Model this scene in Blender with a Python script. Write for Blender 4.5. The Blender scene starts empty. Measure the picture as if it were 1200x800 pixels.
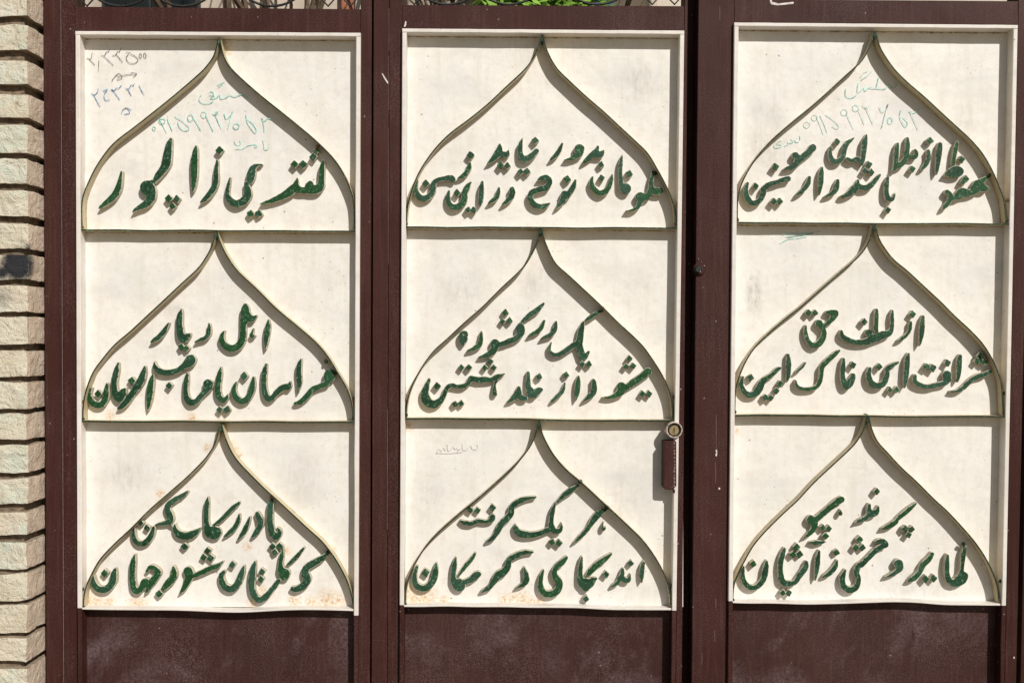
import bpy, bmesh, math, random
import numpy as np
from mathutils import Vector, Matrix, noise
from mathutils.geometry import tessellate_polygon

random.seed(7)
rnd = random.random
SC = bpy.context.scene

# ------------------------------------------------------------------ scale
S = 0.00185            # metres per reference unit on the sheet plane of the gate
F = 1333.333           # camera distance in the same units
CX, CY = 600.0, 400.0  # foot of the perpendicular from the camera on the gate
ZC = 1.45              # camera height
DIST = F * S

def P(px, py, d=0.0):
    """point at depth d (units toward the street) that lines up with px, py"""
    k = (F - d) / F
    return Vector(((px - CX) * S * k, -d * S, ZC - (py - CY) * S * k))

# ------------------------------------------------------------------ camera
cam_d = bpy.data.cameras.new('camera')
cam = bpy.data.objects.new('camera', cam_d)
SC.collection.objects.link(cam)
cam.location = (0, -DIST, ZC)
cam.rotation_euler = (math.radians(90), 0, 0)
cam_d.sensor_width = 36
cam_d.lens = 36 * F / 1200
cam_d.clip_start = 0.05
cam_d.clip_end = 3000
SC.camera = cam

# ------------------------------------------------------------------ light
sun_vec = Vector((9.3, -16.7, 13.8)).normalized()      # towards the sun
elev = math.asin(sun_vec.z)
azim = math.atan2(sun_vec.x, sun_vec.y)
W = bpy.data.worlds.new('World'); SC.world = W
W.use_nodes = True
wn = W.node_tree.nodes; wl = W.node_tree.links
wn.clear()
sky = wn.new('ShaderNodeTexSky'); sky.sky_type = 'NISHITA'; sky.sun_disc = False
sky.sun_elevation = elev; sky.sun_rotation = azim
sky.air_density = 1.2; sky.dust_density = 1.6; sky.ozone_density = 0.8
bg = wn.new('ShaderNodeBackground'); bg.inputs[1].default_value = 0.05
wo = wn.new('ShaderNodeOutputWorld')
wl.new(sky.outputs[0], bg.inputs[0]); wl.new(bg.outputs[0], wo.inputs[0])
sd = bpy.data.lights.new('sun', 'SUN'); sd.energy = 5.0; sd.angle = math.radians(0.5)
sd.color = (1.0, 0.962, 0.905)
sun = bpy.data.objects.new('sun', sd); SC.collection.objects.link(sun)
sun.rotation_euler = sun_vec.to_track_quat('Z', 'Y').to_euler()
sun.location = (3, -6, 6)
SC.view_settings.view_transform = 'Standard'
SC.view_settings.look = 'None'
SC.view_settings.exposure = -0.34
SC.view_settings.gamma = 1.0

# ------------------------------------------------------------------ materials
def newmat(name):
    m = bpy.data.materials.new(name); m.use_nodes = True
    nt = m.node_tree
    b = nt.nodes['Principled BSDF']
    return m, nt, b
class N:
    """small helper round a node tree"""
    def __init__(s, nt): s.nt = nt
    def n(s, t, **kw):
        o = s.nt.nodes.new(t)
        for k, v in kw.items(): setattr(o, k, v)
        return o
    def l(s, a, b): s.nt.links.new(a, b)
    def pos(s):
        return s.n('ShaderNodeNewGeometry').outputs['Position']
    def noise(s, scale, detail=4, rough=.55, vec=None, dist=0.0):
        o = s.n('ShaderNodeTexNoise'); o.inputs['Scale'].default_value = scale
        o.inputs['Detail'].default_value = detail; o.inputs['Roughness'].default_value = rough
        o.inputs['Distortion'].default_value = dist
        s.l(vec if vec is not None else s.pos(), o.inputs['Vector']); return o.outputs['Fac']
    def vor(s, scale, vec=None, rand=1.0):
        o = s.n('ShaderNodeTexVoronoi'); o.inputs['Scale'].default_value = scale
        o.inputs['Randomness'].default_value = rand
        s.l(vec if vec is not None else s.pos(), o.inputs['Vector']); return o
    def ramp(s, fac, stops, interp='LINEAR'):
        o = s.n('ShaderNodeValToRGB'); o.color_ramp.interpolation = interp
        e = o.color_ramp.elements
        while len(e) < len(stops): e.new(0.5)
        for q, (p, c) in zip(e, stops):
            q.position = p; q.color = (c, c, c, 1) if isinstance(c, (int, float)) else (*c, 1)
        s.l(fac, o.inputs[0]); return o.outputs[0]
    def mix(s, fac, a, b, mode='MIX'):
        o = s.n('ShaderNodeMix', data_type='RGBA', blend_type=mode)
        for i, v in ((0, fac), (6, a), (7, b)):
            if hasattr(v, 'is_output'): s.l(v, o.inputs[i])
            elif i == 0: o.inputs[0].default_value = v
            else: o.inputs[i].default_value = (*v, 1)
        return o.outputs[2]
    def math(s, op, a, b=0.0, clamp=False):
        o = s.n('ShaderNodeMath', operation=op); o.use_clamp = clamp
        for i, v in ((0, a), (1, b)):
            if hasattr(v, 'is_output'): s.l(v, o.inputs[i])
            else: o.inputs[i].default_value = v
        return o.outputs[0]
    def scaled(s, x, y, z):
        o = s.n('ShaderNodeMapping'); o.inputs['Scale'].default_value = (x, y, z)
        s.l(s.pos(), o.inputs['Vector']); return o.outputs[0]
    def near(s, pt, r0, r1):
        """1 inside r0, falling to 0 at r1 around a point of the gate"""
        o = s.n('ShaderNodeVectorMath', operation='DISTANCE'); s.l(s.pos(), o.inputs[0])
        o.inputs[1].default_value = pt
        m = s.n('ShaderNodeMapRange'); m.inputs[1].default_value = r0; m.inputs[2].default_value = r1
        m.inputs[3].default_value = 1; m.inputs[4].default_value = 0; s.l(o.outputs['Value'], m.inputs[0])
        return m.outputs[0]
    def bump(s, bsdf, h, strength, dist=0.002, prev=None):
        o = s.n('ShaderNodeBump'); o.inputs['Strength'].default_value = strength
        o.inputs['Distance'].default_value = dist; s.l(h, o.inputs['Height'])
        if prev is not None: s.l(prev, o.inputs['Normal'])
        s.l(o.outputs[0], bsdf.inputs['Normal']); return o.outputs[0]

RUST = [(103,706,9),(112,708,9),(128,707,6),(160,707,7),(166,706,5),(345,704,6),(365,706,6),(384,703,9),(395,704,8),
        (296,706,5),(307,690,4),(486,702,8),(500,701,10),(520,704,5),(592,703,6),(601,699,5),(612,703,8),(622,706,6),
        (630,707,5),(479,690,4),(632,704,5),(243,524,4),(271,520,3),(276,527,4),(280,533,3),(129,487,4),(226,489,4),
        (188,578,4),(186,590,3),(382,423,3),(385,425,3),(388,644,4),(262,496,5),(263,54,6),(267,60,4),
        (290,640,4),(335,645,4),(760,300,0.1),(862,505,3),(98,600,4),(97,560,3),(96,520,3),(480,500,4)]

SMUDGE = [(884, 345, 13, 34, .8), (208, 362, 22, 12, .35), (900, 175, 40, 34, .30), (752, 95, 36, 30, .34), (150, 555, 36, 30, .30), (1075, 690, 60, 22, .22),
          (545, 345, 40, 30, .25), (630, 330, 26, 26, .28), (500, 585, 34, 60, .25), (355, 560, 34, 40, .25), (905, 130, 36, 26, .28), (1130, 150, 18, 60, .24), (735, 585, 40, 60, .2)]
def cream_mat(name, base=(0.835, 0.805, 0.750), rust=True, joint=False, chipped_glint=False):
    m, nt, b = newmat(name); q = N(nt)
    c = q.mix(q.ramp(q.noise(3.2, 5, .6), [(.38, 0.), (.64, 1.)]), base, tuple(x*y for x, y in zip(base, (.93, .94, .96))))
    c = q.mix(q.ramp(q.noise(16, 6, .65), [(.48, 0.), (.70, .7)]), c, tuple(x*y for x, y in zip(base, (.86, .84, .83))))
    c = q.mix(q.ramp(q.noise(70, 5, .75), [(.50, 0.), (.72, .5)]), c, tuple(x*y for x, y in zip(base, (.76, .71, .64))))
    c = q.mix(q.ramp(q.noise(5, 3, .5, vec=q.scaled(1, 1, 2.2), dist=.8), [(.54, 0.), (.74, .55)]), c, tuple(x*y for x, y in zip(base, (.80, .82, .84))))
    # faint vertical rain streaks
    st = q.ramp(q.noise(26, 4, .6, vec=q.scaled(2.0, 1, .16)), [(.52, 0.), (.74, .5)])
    c = q.mix(st, c, tuple(x*y for x, y in zip(base, (.84, .80, .74))))
    # specks and pin holes
    v = q.vor(85)
    sp = q.math('MULTIPLY', q.ramp(v.outputs['Distance'], [(.05, 1.), (.14, 0.)]),
                q.ramp(q.noise(6.5, 4, .6), [(.53, 0.), (.62, 1.)]))
    c = q.mix(q.math('MULTIPLY', sp, .75), c, (.20, .15, .11))
    v2 = q.vor(27)
    sp2 = q.math('MULTIPLY', q.ramp(v2.outputs['Distance'], [(.025, 1.), (.06, 0.)]), q.ramp(q.noise(2.5, 2, .6), [(.5, 0.), (.56, 1.)]))
    c = q.mix(q.math('MULTIPLY', sp2, .85), c, (.05, .04, .035))
    if rust:
        for x, y, rx, ry, a in SMUDGE:
            vm = q.n('ShaderNodeMapping'); vm.vector_type = 'POINT'; vm.inputs['Scale'].default_value = (1/rx, 1, 1/ry)
            pc = P(x, y, 0); vm.inputs['Location'].default_value = (-pc.x/rx, 0, -pc.z/ry)
            q.l(q.pos(), vm.inputs[0]); ln = q.n('ShaderNodeVectorMath', operation='LENGTH'); q.l(vm.outputs[0], ln.inputs[0])
            fm = q.ramp(q.math('MULTIPLY', ln.outputs['Value'], 1/S), [(.2, 1.), (1., 0.)])
            fm = q.math('MULTIPLY', fm, q.ramp(q.noise(60, 5, .7, vec=q.scaled(1.6, 1, .6)), [(.4, .15), (.66, 1.)]))
            c = q.mix(q.math('MULTIPLY', fm, min(1, a*1.5)), c, (.40, .37, .34))
        tot = None
        for x, y, r in RUST:
            n_ = q.near(tuple(P(x, y, 0)), r*S*.15, r*S*1.9)
            tot = n_ if tot is None else q.math('MAXIMUM', tot, n_)
        nz = q.ramp(q.noise(150, 5, .75), [(.42, 0.), (.62, 1.)])
        f = q.math('MULTIPLY', tot, nz)
        c = q.mix(q.math('MULTIPLY', tot, .30), c, (.80, .62, .36))
        c = q.mix(q.math('MULTIPLY', f, .85), c, q.mix(q.ramp(q.noise(220, 2), [(.42, 0.), (.6, 1.)]), (.70, .36, .07), (.26, .10, .03)))
    if chipped_glint:    # worn letter rims; the pale base also paints their bright edge glints
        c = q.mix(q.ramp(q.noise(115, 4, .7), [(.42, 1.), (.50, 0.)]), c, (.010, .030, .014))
    if joint:      # dirt and old rust that gathered where the bars meet the sheet
        sx = q.n('ShaderNodeSeparateXYZ'); q.l(q.pos(), sx.inputs[0])
        mr = q.n('ShaderNodeMapRange'); mr.inputs[1].default_value = -.011; mr.inputs[2].default_value = -.001
        q.l(sx.outputs[1], mr.inputs[0])
        g = q.math('MULTIPLY', mr.outputs[0], q.ramp(q.noise(75, 5, .7), [(.36, 0.), (.64, .8)]))
        c = q.mix(g, c, (.27, .185, .085))
        c = q.mix(q.ramp(q.noise(48, 4, .7), [(.58, 0.), (.7, .45)]), c, (.40, .30, .16))
    nt.links.new(c, b.inputs['Base Color'])
    b.inputs['Roughness'].default_value = 0.5
    b.inputs['Specular IOR Level'].default_value = 0.35
    h1 = q.noise(240, 4, .6); h2 = q.noise(9, 3, .5)
    n1 = q.bump(b, h2, .5, .010)
    q.bump(b, h1, .3, .0009, n1)
    return m

M = {}
M['cream'] = cream_mat('cream_paint')
M['cream_side'] = cream_mat('cream_paint_bar', base=(0.62, 0.53, 0.34), rust=False, joint=True)
M['chipped_glint'] = cream_mat('chipped_glint_edge', base=(0.56, 0.55, 0.42), rust=False, chipped_glint=True)
M['letter_shade'] = cream_mat('cream_paint_letter_shade', base=(0.50, 0.45, 0.34), rust=False)  # cream darkened to olive: shade of the letter sides put into the colour
M['cream_lip'] = cream_mat('cream_paint_edge', base=(0.79, 0.74, 0.68), rust=False)

def green_mat(name, dark=(.007, .030, .013), light=(.020, .070, .034), teal=(.036, .088, .056)):
    m, nt, b = newmat(name); q = N(nt)
    c = q.mix(q.ramp(q.noise(38, 5, .62), [(.30, 0.), (.70, 1.)]), dark, light)
    c = q.mix(q.ramp(q.noise(6.5, 2, .5), [(.46, 0.), (.66, .75)]), c, teal)
    c = q.mix(q.ramp(q.noise(190, 4, .75), [(.56, 0.), (.66, .9)]), c, (.14, .27, .16))
    c = q.mix(q.ramp(q.noise(95, 3, .7, dist=1.2), [(.63, 0.), (.72, .8)]), c, (.006, .020, .010))
    nt.links.new(c, b.inputs['Base Color'])
    b.inputs['Roughness'].default_value = .5
    b.inputs['Specular IOR Level'].default_value = .22
    n1 = q.bump(b, q.noise(95, 4, .65), .6, .0020)
    q.bump(b, q.noise(260, 3, .6), .5, .0010, n1)
    return m
M['green'] = green_mat('green_enamel')
M['green_edge'] = green_mat('green_enamel_edge', (.008, .018, .009), (.020, .036, .018), (.05, .055, .03))
M['green_bright'] = green_mat('green_enamel_fresh', (.008, .045, .012), (.018, .074, .026), (.024, .076, .038))

def brown_mat(name, dust=0.3, sheet=False):
    m, nt, b = newmat(name); q = N(nt)
    c = q.mix(q.ramp(q.noise(5, 5, .6, vec=q.scaled(1, 1, .45)), [(.38, 0.), (.66, 1.)]), *(((.037, .0108, .0080), (.054, .0180, .0140)) if not sheet else ((.036, .0120, .0098), (.052, .0205, .0172))))
    c = q.mix(q.ramp(q.noise(2.2, 3, .6), [(.45, 0.), (.65, .55)]), c, (.044, .0125, .0095))
    c = q.mix(q.ramp(q.noise(60, 5, .7, vec=q.scaled(2.4, 1, .12)), [(.50, 0.), (.72, .5)]), c, (.094, .040, .036))
    c = q.mix(q.ramp(q.noise(42, 5, .7, vec=q.scaled(2.0, 1, .10)), [(.55, 0.), (.70, .55)]), c, (.030, .008, .007))
    # dust that settled in the orange peel of the paint
    d = q.math('MULTIPLY', q.ramp(q.noise(420, 3, .7), [(.50, 0.), (.66, 1.)]), q.ramp(q.noise(6, 4, .65), [(.38, .15), (.66, 1.)]))
    c = q.mix(q.math('MULTIPLY', d, dust*1.5, True), c, (.20, .15, .145))
    v = q.vor(46)
    sp = q.math('MULTIPLY', q.ramp(v.outputs['Distance'], [(.03, 1.), (.085, 0.)]), q.ramp(q.noise(7, 2, .6), [(.55, 0.), (.6, 1.)]))
    c = q.mix(q.math('MULTIPLY', sp, .8), c, (.50, .42, .40))
    if sheet:
        # a dusty bloom with scuffs
        f = q.math('MULTIPLY', q.ramp(q.noise(4.2, 5, .7, dist=.6), [(.50, .05), (.68, .7)]), q.ramp(q.noise(150, 5, .8), [(.40, .1), (.60, 1.)]))
        c = q.mix(f, c, (.185, .135, .142))
        s2 = q.ramp(q.noise(17, 4, .7, vec=q.scaled(2.6, 1, .35), dist=.5), [(.64, 0.), (.72, .55)])
        c = q.mix(s2, c, (.026, .009, .008))
    nt.links.new(c, b.inputs['Base Color'])
    r = q.ramp(q.noise(9, 4, .6), [(.3, .42), (.7, .62)]); b.inputs['Specular IOR Level'].default_value = .16; nt.links.new(r, b.inputs['Roughness'])
    n1 = q.bump(b, q.noise(7, 3, .5), .3, .004)
    q.bump(b, q.noise(330, 3, .6), .28, .0006, n1)
    return m
M['brown'] = brown_mat('brown_enamel', .28)
M['brown_sheet'] = brown_mat('brown_enamel_sheet', .42, True)

def plain(name, col, rough=.6, metal=0.0, var=.15, nscale=40, bump=.2):
    m, nt, b = newmat(name); q = N(nt)
    c = q.mix(q.ramp(q.noise(nscale, 4, .6), [(.35, 0.), (.65, 1.)]), tuple(x*(1-var) for x in col), tuple(min(1, x*(1+var)) for x in col))
    nt.links.new(c, b.inputs['Base Color'])
    b.inputs['Roughness'].default_value = rough; b.inputs['Metallic'].default_value = metal
    if bump: q.bump(b, q.noise(nscale*4, 4, .6), bump, .001)
    return m
M['weld'] = plain('rusty_weld', (.20, .125, .055), .8, 0, .5, 120, .8)
M['weld_cream'] = plain('weld_under_cream', (.38, .29, .15), .8, 0, .7, 200, .8)
M['weld_brown'] = plain('weld_under_brown', (.16, .11, .10), .45, 0, .4, 120, .3)
M['scuff_glint'] = plain('scuff_glint', (.21, .155, .15), .6, 0, .3, 160, 0)  # pale tone of the painted seam highlights and the scratches
M['brass'] = plain('worn_brass', (.50, .40, .22), .35, .85, .25, 160, .2)
M['steel'] = plain('worn_steel', (.48, .45, .40), .35, .9, .2, 120, .2)
M['black'] = plain('keyway_black', (.008, .008, .008), .6, 0, 0, 40, 0)
M['pen_teal'] = plain('teal_marker', (.32, .67, .61), .6, 0, .3, 160, 0)
M['pen_faint'] = plain('faint_teal_marker', (.42, .64, .58), .6, 0, .2, 160, 0)
M['pen_grey'] = plain('grey_marker', (.10, .085, .09), .6, 0, .4, 160, 0)
M['pen_blue'] = plain('blue_marker', (.12, .25, .46), .6, 0, .35, 160, 0)
M['pen_pale'] = plain('pale_blue_pencil', (.62, .60, .60), .6, 0, .1, 160, 0)
M['chip'] = plain('paint_chip', (.66, .60, .56), .7, 0, .2, 160, 0)
M['collar'] = plain('worn_collar', (.50, .43, .37), .5, .1, .5, 150, .5)
M['iron'] = plain('wrought_iron', (.035, .035, .032), .5, .3, .4, 60, .4)

def brick_mat():
    m, nt, b = newmat('painted_brick'); q = N(nt)
    oi = q.n('ShaderNodeObjectInfo')
    add = q.n('ShaderNodeVectorMath', operation='ADD')
    sc = q.n('ShaderNodeVectorMath', operation='SCALE'); sc.inputs['Scale'].default_value = 31.0
    comb = q.n('ShaderNodeCombineXYZ')
    for i in range(3): q.l(oi.outputs['Random'], comb.inputs[i])
    q.l(comb.outputs[0], sc.inputs[0]); q.l(q.pos(), add.inputs[0]); q.l(sc.outputs[0], add.inputs[1])
    v = add.outputs[0]
    paint = q.mix(q.ramp(q.noise(14, 5, .65, vec=v), [(.38, 0.), (.66, 1.)]), (.68, .60, .45), (.78, .73, .60))
    paint = q.mix(q.ramp(q.noise(11, 4, .6, vec=v, dist=.7), [(.48, 0.), (.66, .55)]), paint, (.60, .69, .58))
    paint = q.mix(q.ramp(q.noise(9, 3, .6, vec=v, dist=.4), [(.56, 0.), (.72, .5)]), paint, (.72, .58, .46))
    clay = q.mix(q.ramp(q.noise(34, 5, .7, vec=v), [(.35, 0.), (.65, 1.)]), (.66, .49, .36), (.76, .62, .49))
    # the side of the brick that faces the gate opening was hardly painted
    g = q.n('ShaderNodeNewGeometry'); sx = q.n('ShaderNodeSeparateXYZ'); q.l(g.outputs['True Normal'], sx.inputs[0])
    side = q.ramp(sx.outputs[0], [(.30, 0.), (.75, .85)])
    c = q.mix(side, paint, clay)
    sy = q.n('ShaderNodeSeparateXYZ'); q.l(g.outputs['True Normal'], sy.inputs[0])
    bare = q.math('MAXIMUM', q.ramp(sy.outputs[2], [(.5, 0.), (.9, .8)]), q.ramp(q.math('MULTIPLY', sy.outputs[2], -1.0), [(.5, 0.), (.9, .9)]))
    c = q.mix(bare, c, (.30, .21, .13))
    c = q.mix(q.ramp(q.noise(120, 4, .75, vec=v), [(.60, 0.), (.70, .85)]), c, (.25, .19, .13))
    # a black soot smudge on one brick
    sm = q.math('MAXIMUM', q.near(tuple(P(20, 311, 52)), .014, .052), q.math('MULTIPLY', q.near(tuple(P(4, 319, 52)), .006, .030), .75))
    sm = q.ramp(q.math('ADD', q.math('MULTIPLY', sm, .75), q.math('MULTIPLY', q.noise(70, 5, .8, dist=.6), .75)), [(.50, 0.), (.95, .97)])
    nz0 = q.math('MAXIMUM', q.near(tuple(P(20, 311, 52)), .034, .050), q.near(tuple(P(2, 319, 52)), .02, .034))
    sm = q.math('MULTIPLY', sm, nz0)
    sm2 = q.math('MULTIPLY', q.near(tuple(P(33, 291, 52)), .002, .014), .8)
    sm3 = q.math('MULTIPLY', q.near(tuple(P(2, 348, 52)), .002, .030), .45)
    c = q.mix(q.math('MULTIPLY', q.math('MAXIMUM', sm, q.math('MAXIMUM', sm2, sm3)), 1.15, True), c, (.022, .022, .026))
    nt.links.new(c, b.inputs['Base Color']); b.inputs['Roughness'].default_value = .85
    n0 = q.bump(b, q.noise(26, 4, .6, vec=v, dist=1.2), .8, .010)
    n1 = q.bump(b, q.noise(60, 6, .75, vec=v), 1.0, .006, n0)
    cr = q.vor(26, vec=v); cr.feature = 'DISTANCE_TO_EDGE'
    n2 = q.bump(b, q.ramp(cr.outputs['Distance'], [(0., 0.), (.03, 1.)]), .25, .001, n1)
    q.bump(b, q.noise(300, 3, .7, vec=v), .5, .0012, n2)
    return m
M['brick'] = brick_mat()
M['mortar'] = plain('dark_mortar', (.19, .14, .095), .95, 0, .45, 90, 1.0)
M['render'] = plain('beige_render', (.52, .44, .36), .9, 0, .18, 5, .6)
M['stone'] = plain('rough_plaster', (.40, .32, .25), .95, 0, .4, 22, 1.0)
M['redbrick'] = plain('red_clay', (.33, .13, .075), .9, 0, .25, 20, .6)
M['pale'] = plain('pale_render', (.62, .55, .46), .9, 0, .1, 6, .4)
M['glass'] = plain('dark_glass', (.012, .015, .013), .12, 0, .2, 4, 0)
M['leaf'] = plain('leaf_green', (.20, .36, .05), .55, 0, .5, 3, 0)
M['bark'] = plain('bark', (.10, .075, .05), .9, 0, .3, 30, .8)
M['twig'] = plain('dry_twig', (.13, .09, .06), .9, 0, .4, 30, .5)
M['asphalt'] = plain('dusty_asphalt', (.11, .095, .078), .92, 0, .2, 18, .6)
M['paving'] = plain('concrete_paving', (.26, .215, .145), .9, 0, .14, 9, .5)

# ------------------------------------------------------------------ object helpers
COL = SC.collection
def link(name, me, parent=None, mats=()):
    o = bpy.data.objects.new(name, me); COL.objects.link(o)
    if me is not None:
        for k in mats: me.materials.append(M[k])
    if parent is not None:
        o.parent = parent
    return o
def empty(name, loc=(0, 0, 0)):
    o = bpy.data.objects.new(name, None); COL.objects.link(o); o.location = loc; o.empty_display_size = .05
    return o
def tag(o, label, cat, group=None):
    o['label'] = label; o['category'] = cat
    if group: o['group'] = group
    return o
def attach(o, parent):
    """parent a mesh made in world coordinates to a thing standing at its own base"""
    o.parent = parent
    o.matrix_parent_inverse = Matrix.Translation(-world_loc(parent))
    return o
def world_loc(o):
    v = Vector((0, 0, 0)); q = o
    while q is not None:
        v = v + q.location + (q.matrix_parent_inverse.translation if q.parent else Vector((0, 0, 0))); q = q.parent
    return v
def part(name, me, parent, mats):
    o = link(name, me, None, mats)
    attach(o, parent)
    return o

def prism_mesh(name, contours, d, bevel=.4, back=-1.0, face=0, side=1, bev=None, fn=None, drop=None):
    """solid with the given outline(s) at front depth d; slots: face, side"""
    bev = side if bev is None else bev
    drop = bevel if drop is None else drop
    verts = []; faces = []; mi = []
    rings = []
    for ci, ct in enumerate(contours):
        A = np.array(ct, float); n = len(A)
        t = np.roll(A, -1, 0) - np.roll(A, 1, 0)
        L = np.hypot(t[:, 0], t[:, 1]); L[L == 0] = 1
        nr = np.stack([t[:, 1] / L, -t[:, 0] / L], 1)
        area = .5 * np.sum(A[:, 0] * np.roll(A[:, 1], -1) - np.roll(A[:, 0], -1) * A[:, 1])
        sgn = 1 if area > 0 else -1
        outer = (ci == 0)
        # inward direction (away from the outside of the solid)
        inw = -nr * sgn * (1 if outer else -1)
        if n <= 12:      # sharp polygons: mitre
            e0 = A - np.roll(A, 1, 0); e1 = np.roll(A, -1, 0) - A
            e0 /= np.maximum(np.hypot(e0[:, 0], e0[:, 1])[:, None], 1e-6); e1 /= np.maximum(np.hypot(e1[:, 0], e1[:, 1])[:, None], 1e-6)
            n0 = np.stack([e0[:, 1], -e0[:, 0]], 1); n1 = np.stack([e1[:, 1], -e1[:, 0]], 1)
            mm = n0 + n1; mm /= np.maximum(np.sum(mm * n0, 1)[:, None], .4)
            inw = -mm * sgn * (1 if outer else -1)
        B = A + inw * bevel
        base = len(verts)
        kf = (F - d) / F
        for x, y in A:
            p = P(x, y, d); verts.append((p.x, -back * S, p.z))
        for x, y in A:
            p = P(x, y, d); verts.append((p.x, -(d - drop) * S, p.z))
        for x, y in B:
            p = P(x, y, d); verts.append((p.x, -d * S + (fn(x, y) if fn else 0), p.z))
        for i in range(n):
            j = (i + 1) % n
            q1 = (base + i, base + j, base + n + j, base + n + i)
            q2 = (base + n + i, base + n + j, base + 2*n + j, base + 2*n + i)
            if (area > 0) != outer: q1 = q1[::-1]; q2 = q2[::-1]
            faces.append(q1); mi.append(side); faces.append(q2); mi.append(bev)
        rings.append((base + 2*n, B))
    tri = tessellate_polygon([[Vector((x, -y, 0)) for x, y in B] for _, B in rings])
    idx = []
    for b0, B in rings: idx += [b0 + i for i in range(len(B))]
    for t in tri:
        a, b_, c = (idx[k] for k in t)
        va, vb, vc = Vector(verts[a]), Vector(verts[b_]), Vector(verts[c])
        if (vb - va).cross(vc - va).y > 0: a, c = c, a
        faces.append((a, b_, c)); mi.append(face)
    me = bpy.data.meshes.new(name)
    me.from_pydata(verts, [], faces)
    me.polygons.foreach_set('material_index', mi)
    # outward normals on the side walls
    bm = bmesh.new(); bm.from_mesh(me)
    bmesh.ops.recalc_face_normals(bm, faces=bm.faces)
    bm.faces.ensure_lookup_table()
    ff = [f for f in bm.faces if f.material_index == face and abs(f.normal.y) > .9]
    if ff and sum(f.normal.y * f.calc_area() for f in ff) > 0:
        bmesh.ops.reverse_faces(bm, faces=bm.faces)
    bm.to_mesh(me); bm.free()
    return me

def catmull(pts, step=.6):
    pts = [np.array(p, float) for p in pts]
    if len(pts) == 1: return np.array(pts)
    ext = [2*pts[0] - pts[1]] + pts + [2*pts[-1] - pts[-2]]
    out = []
    for i in range(1, len(ext) - 2):
        p0, p1, p2, p3 = ext[i-1:i+3]
        n = max(2, int(np.hypot(*(p2 - p1)[:2]) / step))
        for k in range(n):
            t = k / n
            out.append(.5 * (2*p1 + (p2 - p0)*t + (2*p0 - 5*p1 + 4*p2 - p3)*t*t + (3*p1 - p0 - 3*p2 + p3)*t**3))
    out.append(pts[-1])
    return np.array(out)

def outline(strokes, g=.36, seed=0):
    """outline(s) of a union of brush strokes whose width varies; strokes: lists of (x, y, width)"""
    sm = np.concatenate([catmull(s) for s in strokes])
    sm[:, 2] = np.maximum(sm[:, 2] * .5, .35)
    x0, y0 = sm[:, 0].min() - 12, sm[:, 1].min() - 12
    x1, y1 = sm[:, 0].max() + 12, sm[:, 1].max() + 12
    xs = np.arange(x0, x1, g); ys = np.arange(y0, y1, g)
    X, Y = np.meshgrid(xs, ys)
    Fd = np.full(X.shape, -99.)
    for x, y, r in sm:
        Fd = np.maximum(Fd, r - np.hypot(X - x, Y - y))
    rs = np.random.RandomState(seed + 11)
    ph = rs.rand(6) * 6.28
    Fd += .07 * np.sin(X*.62 + ph[0] + 1.1*np.sin(Y*.33 + ph[1])) * np.cos(Y*.55 + ph[2]) + .05*np.sin(X*1.3 + ph[3])*np.sin(Y*1.45 + ph[4])
    # light blur rounds the crotches
    for _ in range(2):
        Fd[1:-1, 1:-1] = (Fd[1:-1, 1:-1]*4 + Fd[:-2, 1:-1] + Fd[2:, 1:-1] + Fd[1:-1, :-2] + Fd[1:-1, 2:]) / 8
    ins = Fd > 0
    cells = (ins[:-1, :-1].astype(int) + ins[:-1, 1:]*2 + ins[1:, 1:]*4 + ins[1:, :-1]*8)
    segs = {}
    def ex(j, i):   # horizontal edge (j,i)-(j,i+1)
        a, b_ = Fd[j, i], Fd[j, i+1]; t = a/(a - b_); return (xs[i] + t*g, ys[j])
    def ey(j, i):
        a, b_ = Fd[j, i], Fd[j+1, i]; t = a/(a - b_); return (xs[i], ys[j] + t*g)
    T = {1: [('l','t')], 2: [('t','r')], 3: [('l','r')], 4: [('r','b')], 5: [('l','b'), ('r','t')], 6: [('t','b')], 7: [('l','b')],
         8: [('b','l')], 9: [('b','t')], 10: [('t','l'), ('b','r')], 11: [('b','r')], 12: [('r','l')], 13: [('r','t')], 14: [('t','l')]}
    pts = {}
    for j, i in zip(*np.where((cells > 0) & (cells < 15))):
        for a, b_ in T[cells[j, i]]:
            ks = []
            for e in (a, b_):
                k = {'t': ('h', j, i), 'b': ('h', j+1, i), 'l': ('v', j, i), 'r': ('v', j, i+1)}[e]
                if k not in pts: pts[k] = ex(k[1], k[2]) if k[0] == 'h' else ey(k[1], k[2])
                ks.append(k)
            segs.setdefault(ks[0], []).append(ks[1]); segs.setdefault(ks[1], []).append(ks[0])
    loops = []; seen = set()
    for k in list(segs):
        if k in seen: continue
        lp = [k]; seen.add(k); prev = None; cur = k
        while True:
            nx = [q for q in segs[cur] if q not in seen]
            if not nx: break
            cur = nx[0]; seen.add(cur); lp.append(cur)
        if len(lp) > 12: loops.append(np.array([pts[q] for q in lp]))
    res = []
    for A in loops:
        for _ in range(3): A = (np.roll(A, 1, 0) + 2*A + np.roll(A, -1, 0)) / 4
        # resample about every 0.9 unit
        dd = np.hypot(*(np.roll(A, -1, 0) - A).T); cum = np.concatenate([[0], np.cumsum(dd)]); L = cum[-1]
        n = max(14, int(L / .85)); u = np.linspace(0, L, n, endpoint=False)
        Ac = np.vstack([A, A[:1]])
        res.append(np.stack([np.interp(u, cum, Ac[:, 0]), np.interp(u, cum, Ac[:, 1])], 1))
    def ar(A): return abs(.5*np.sum(A[:, 0]*np.roll(A[:, 1], -1) - np.roll(A[:, 0], -1)*A[:, 1]))
    res.sort(key=ar, reverse=True)
    res = [r for r in res if ar(r) > 1.2]
    return res

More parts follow.
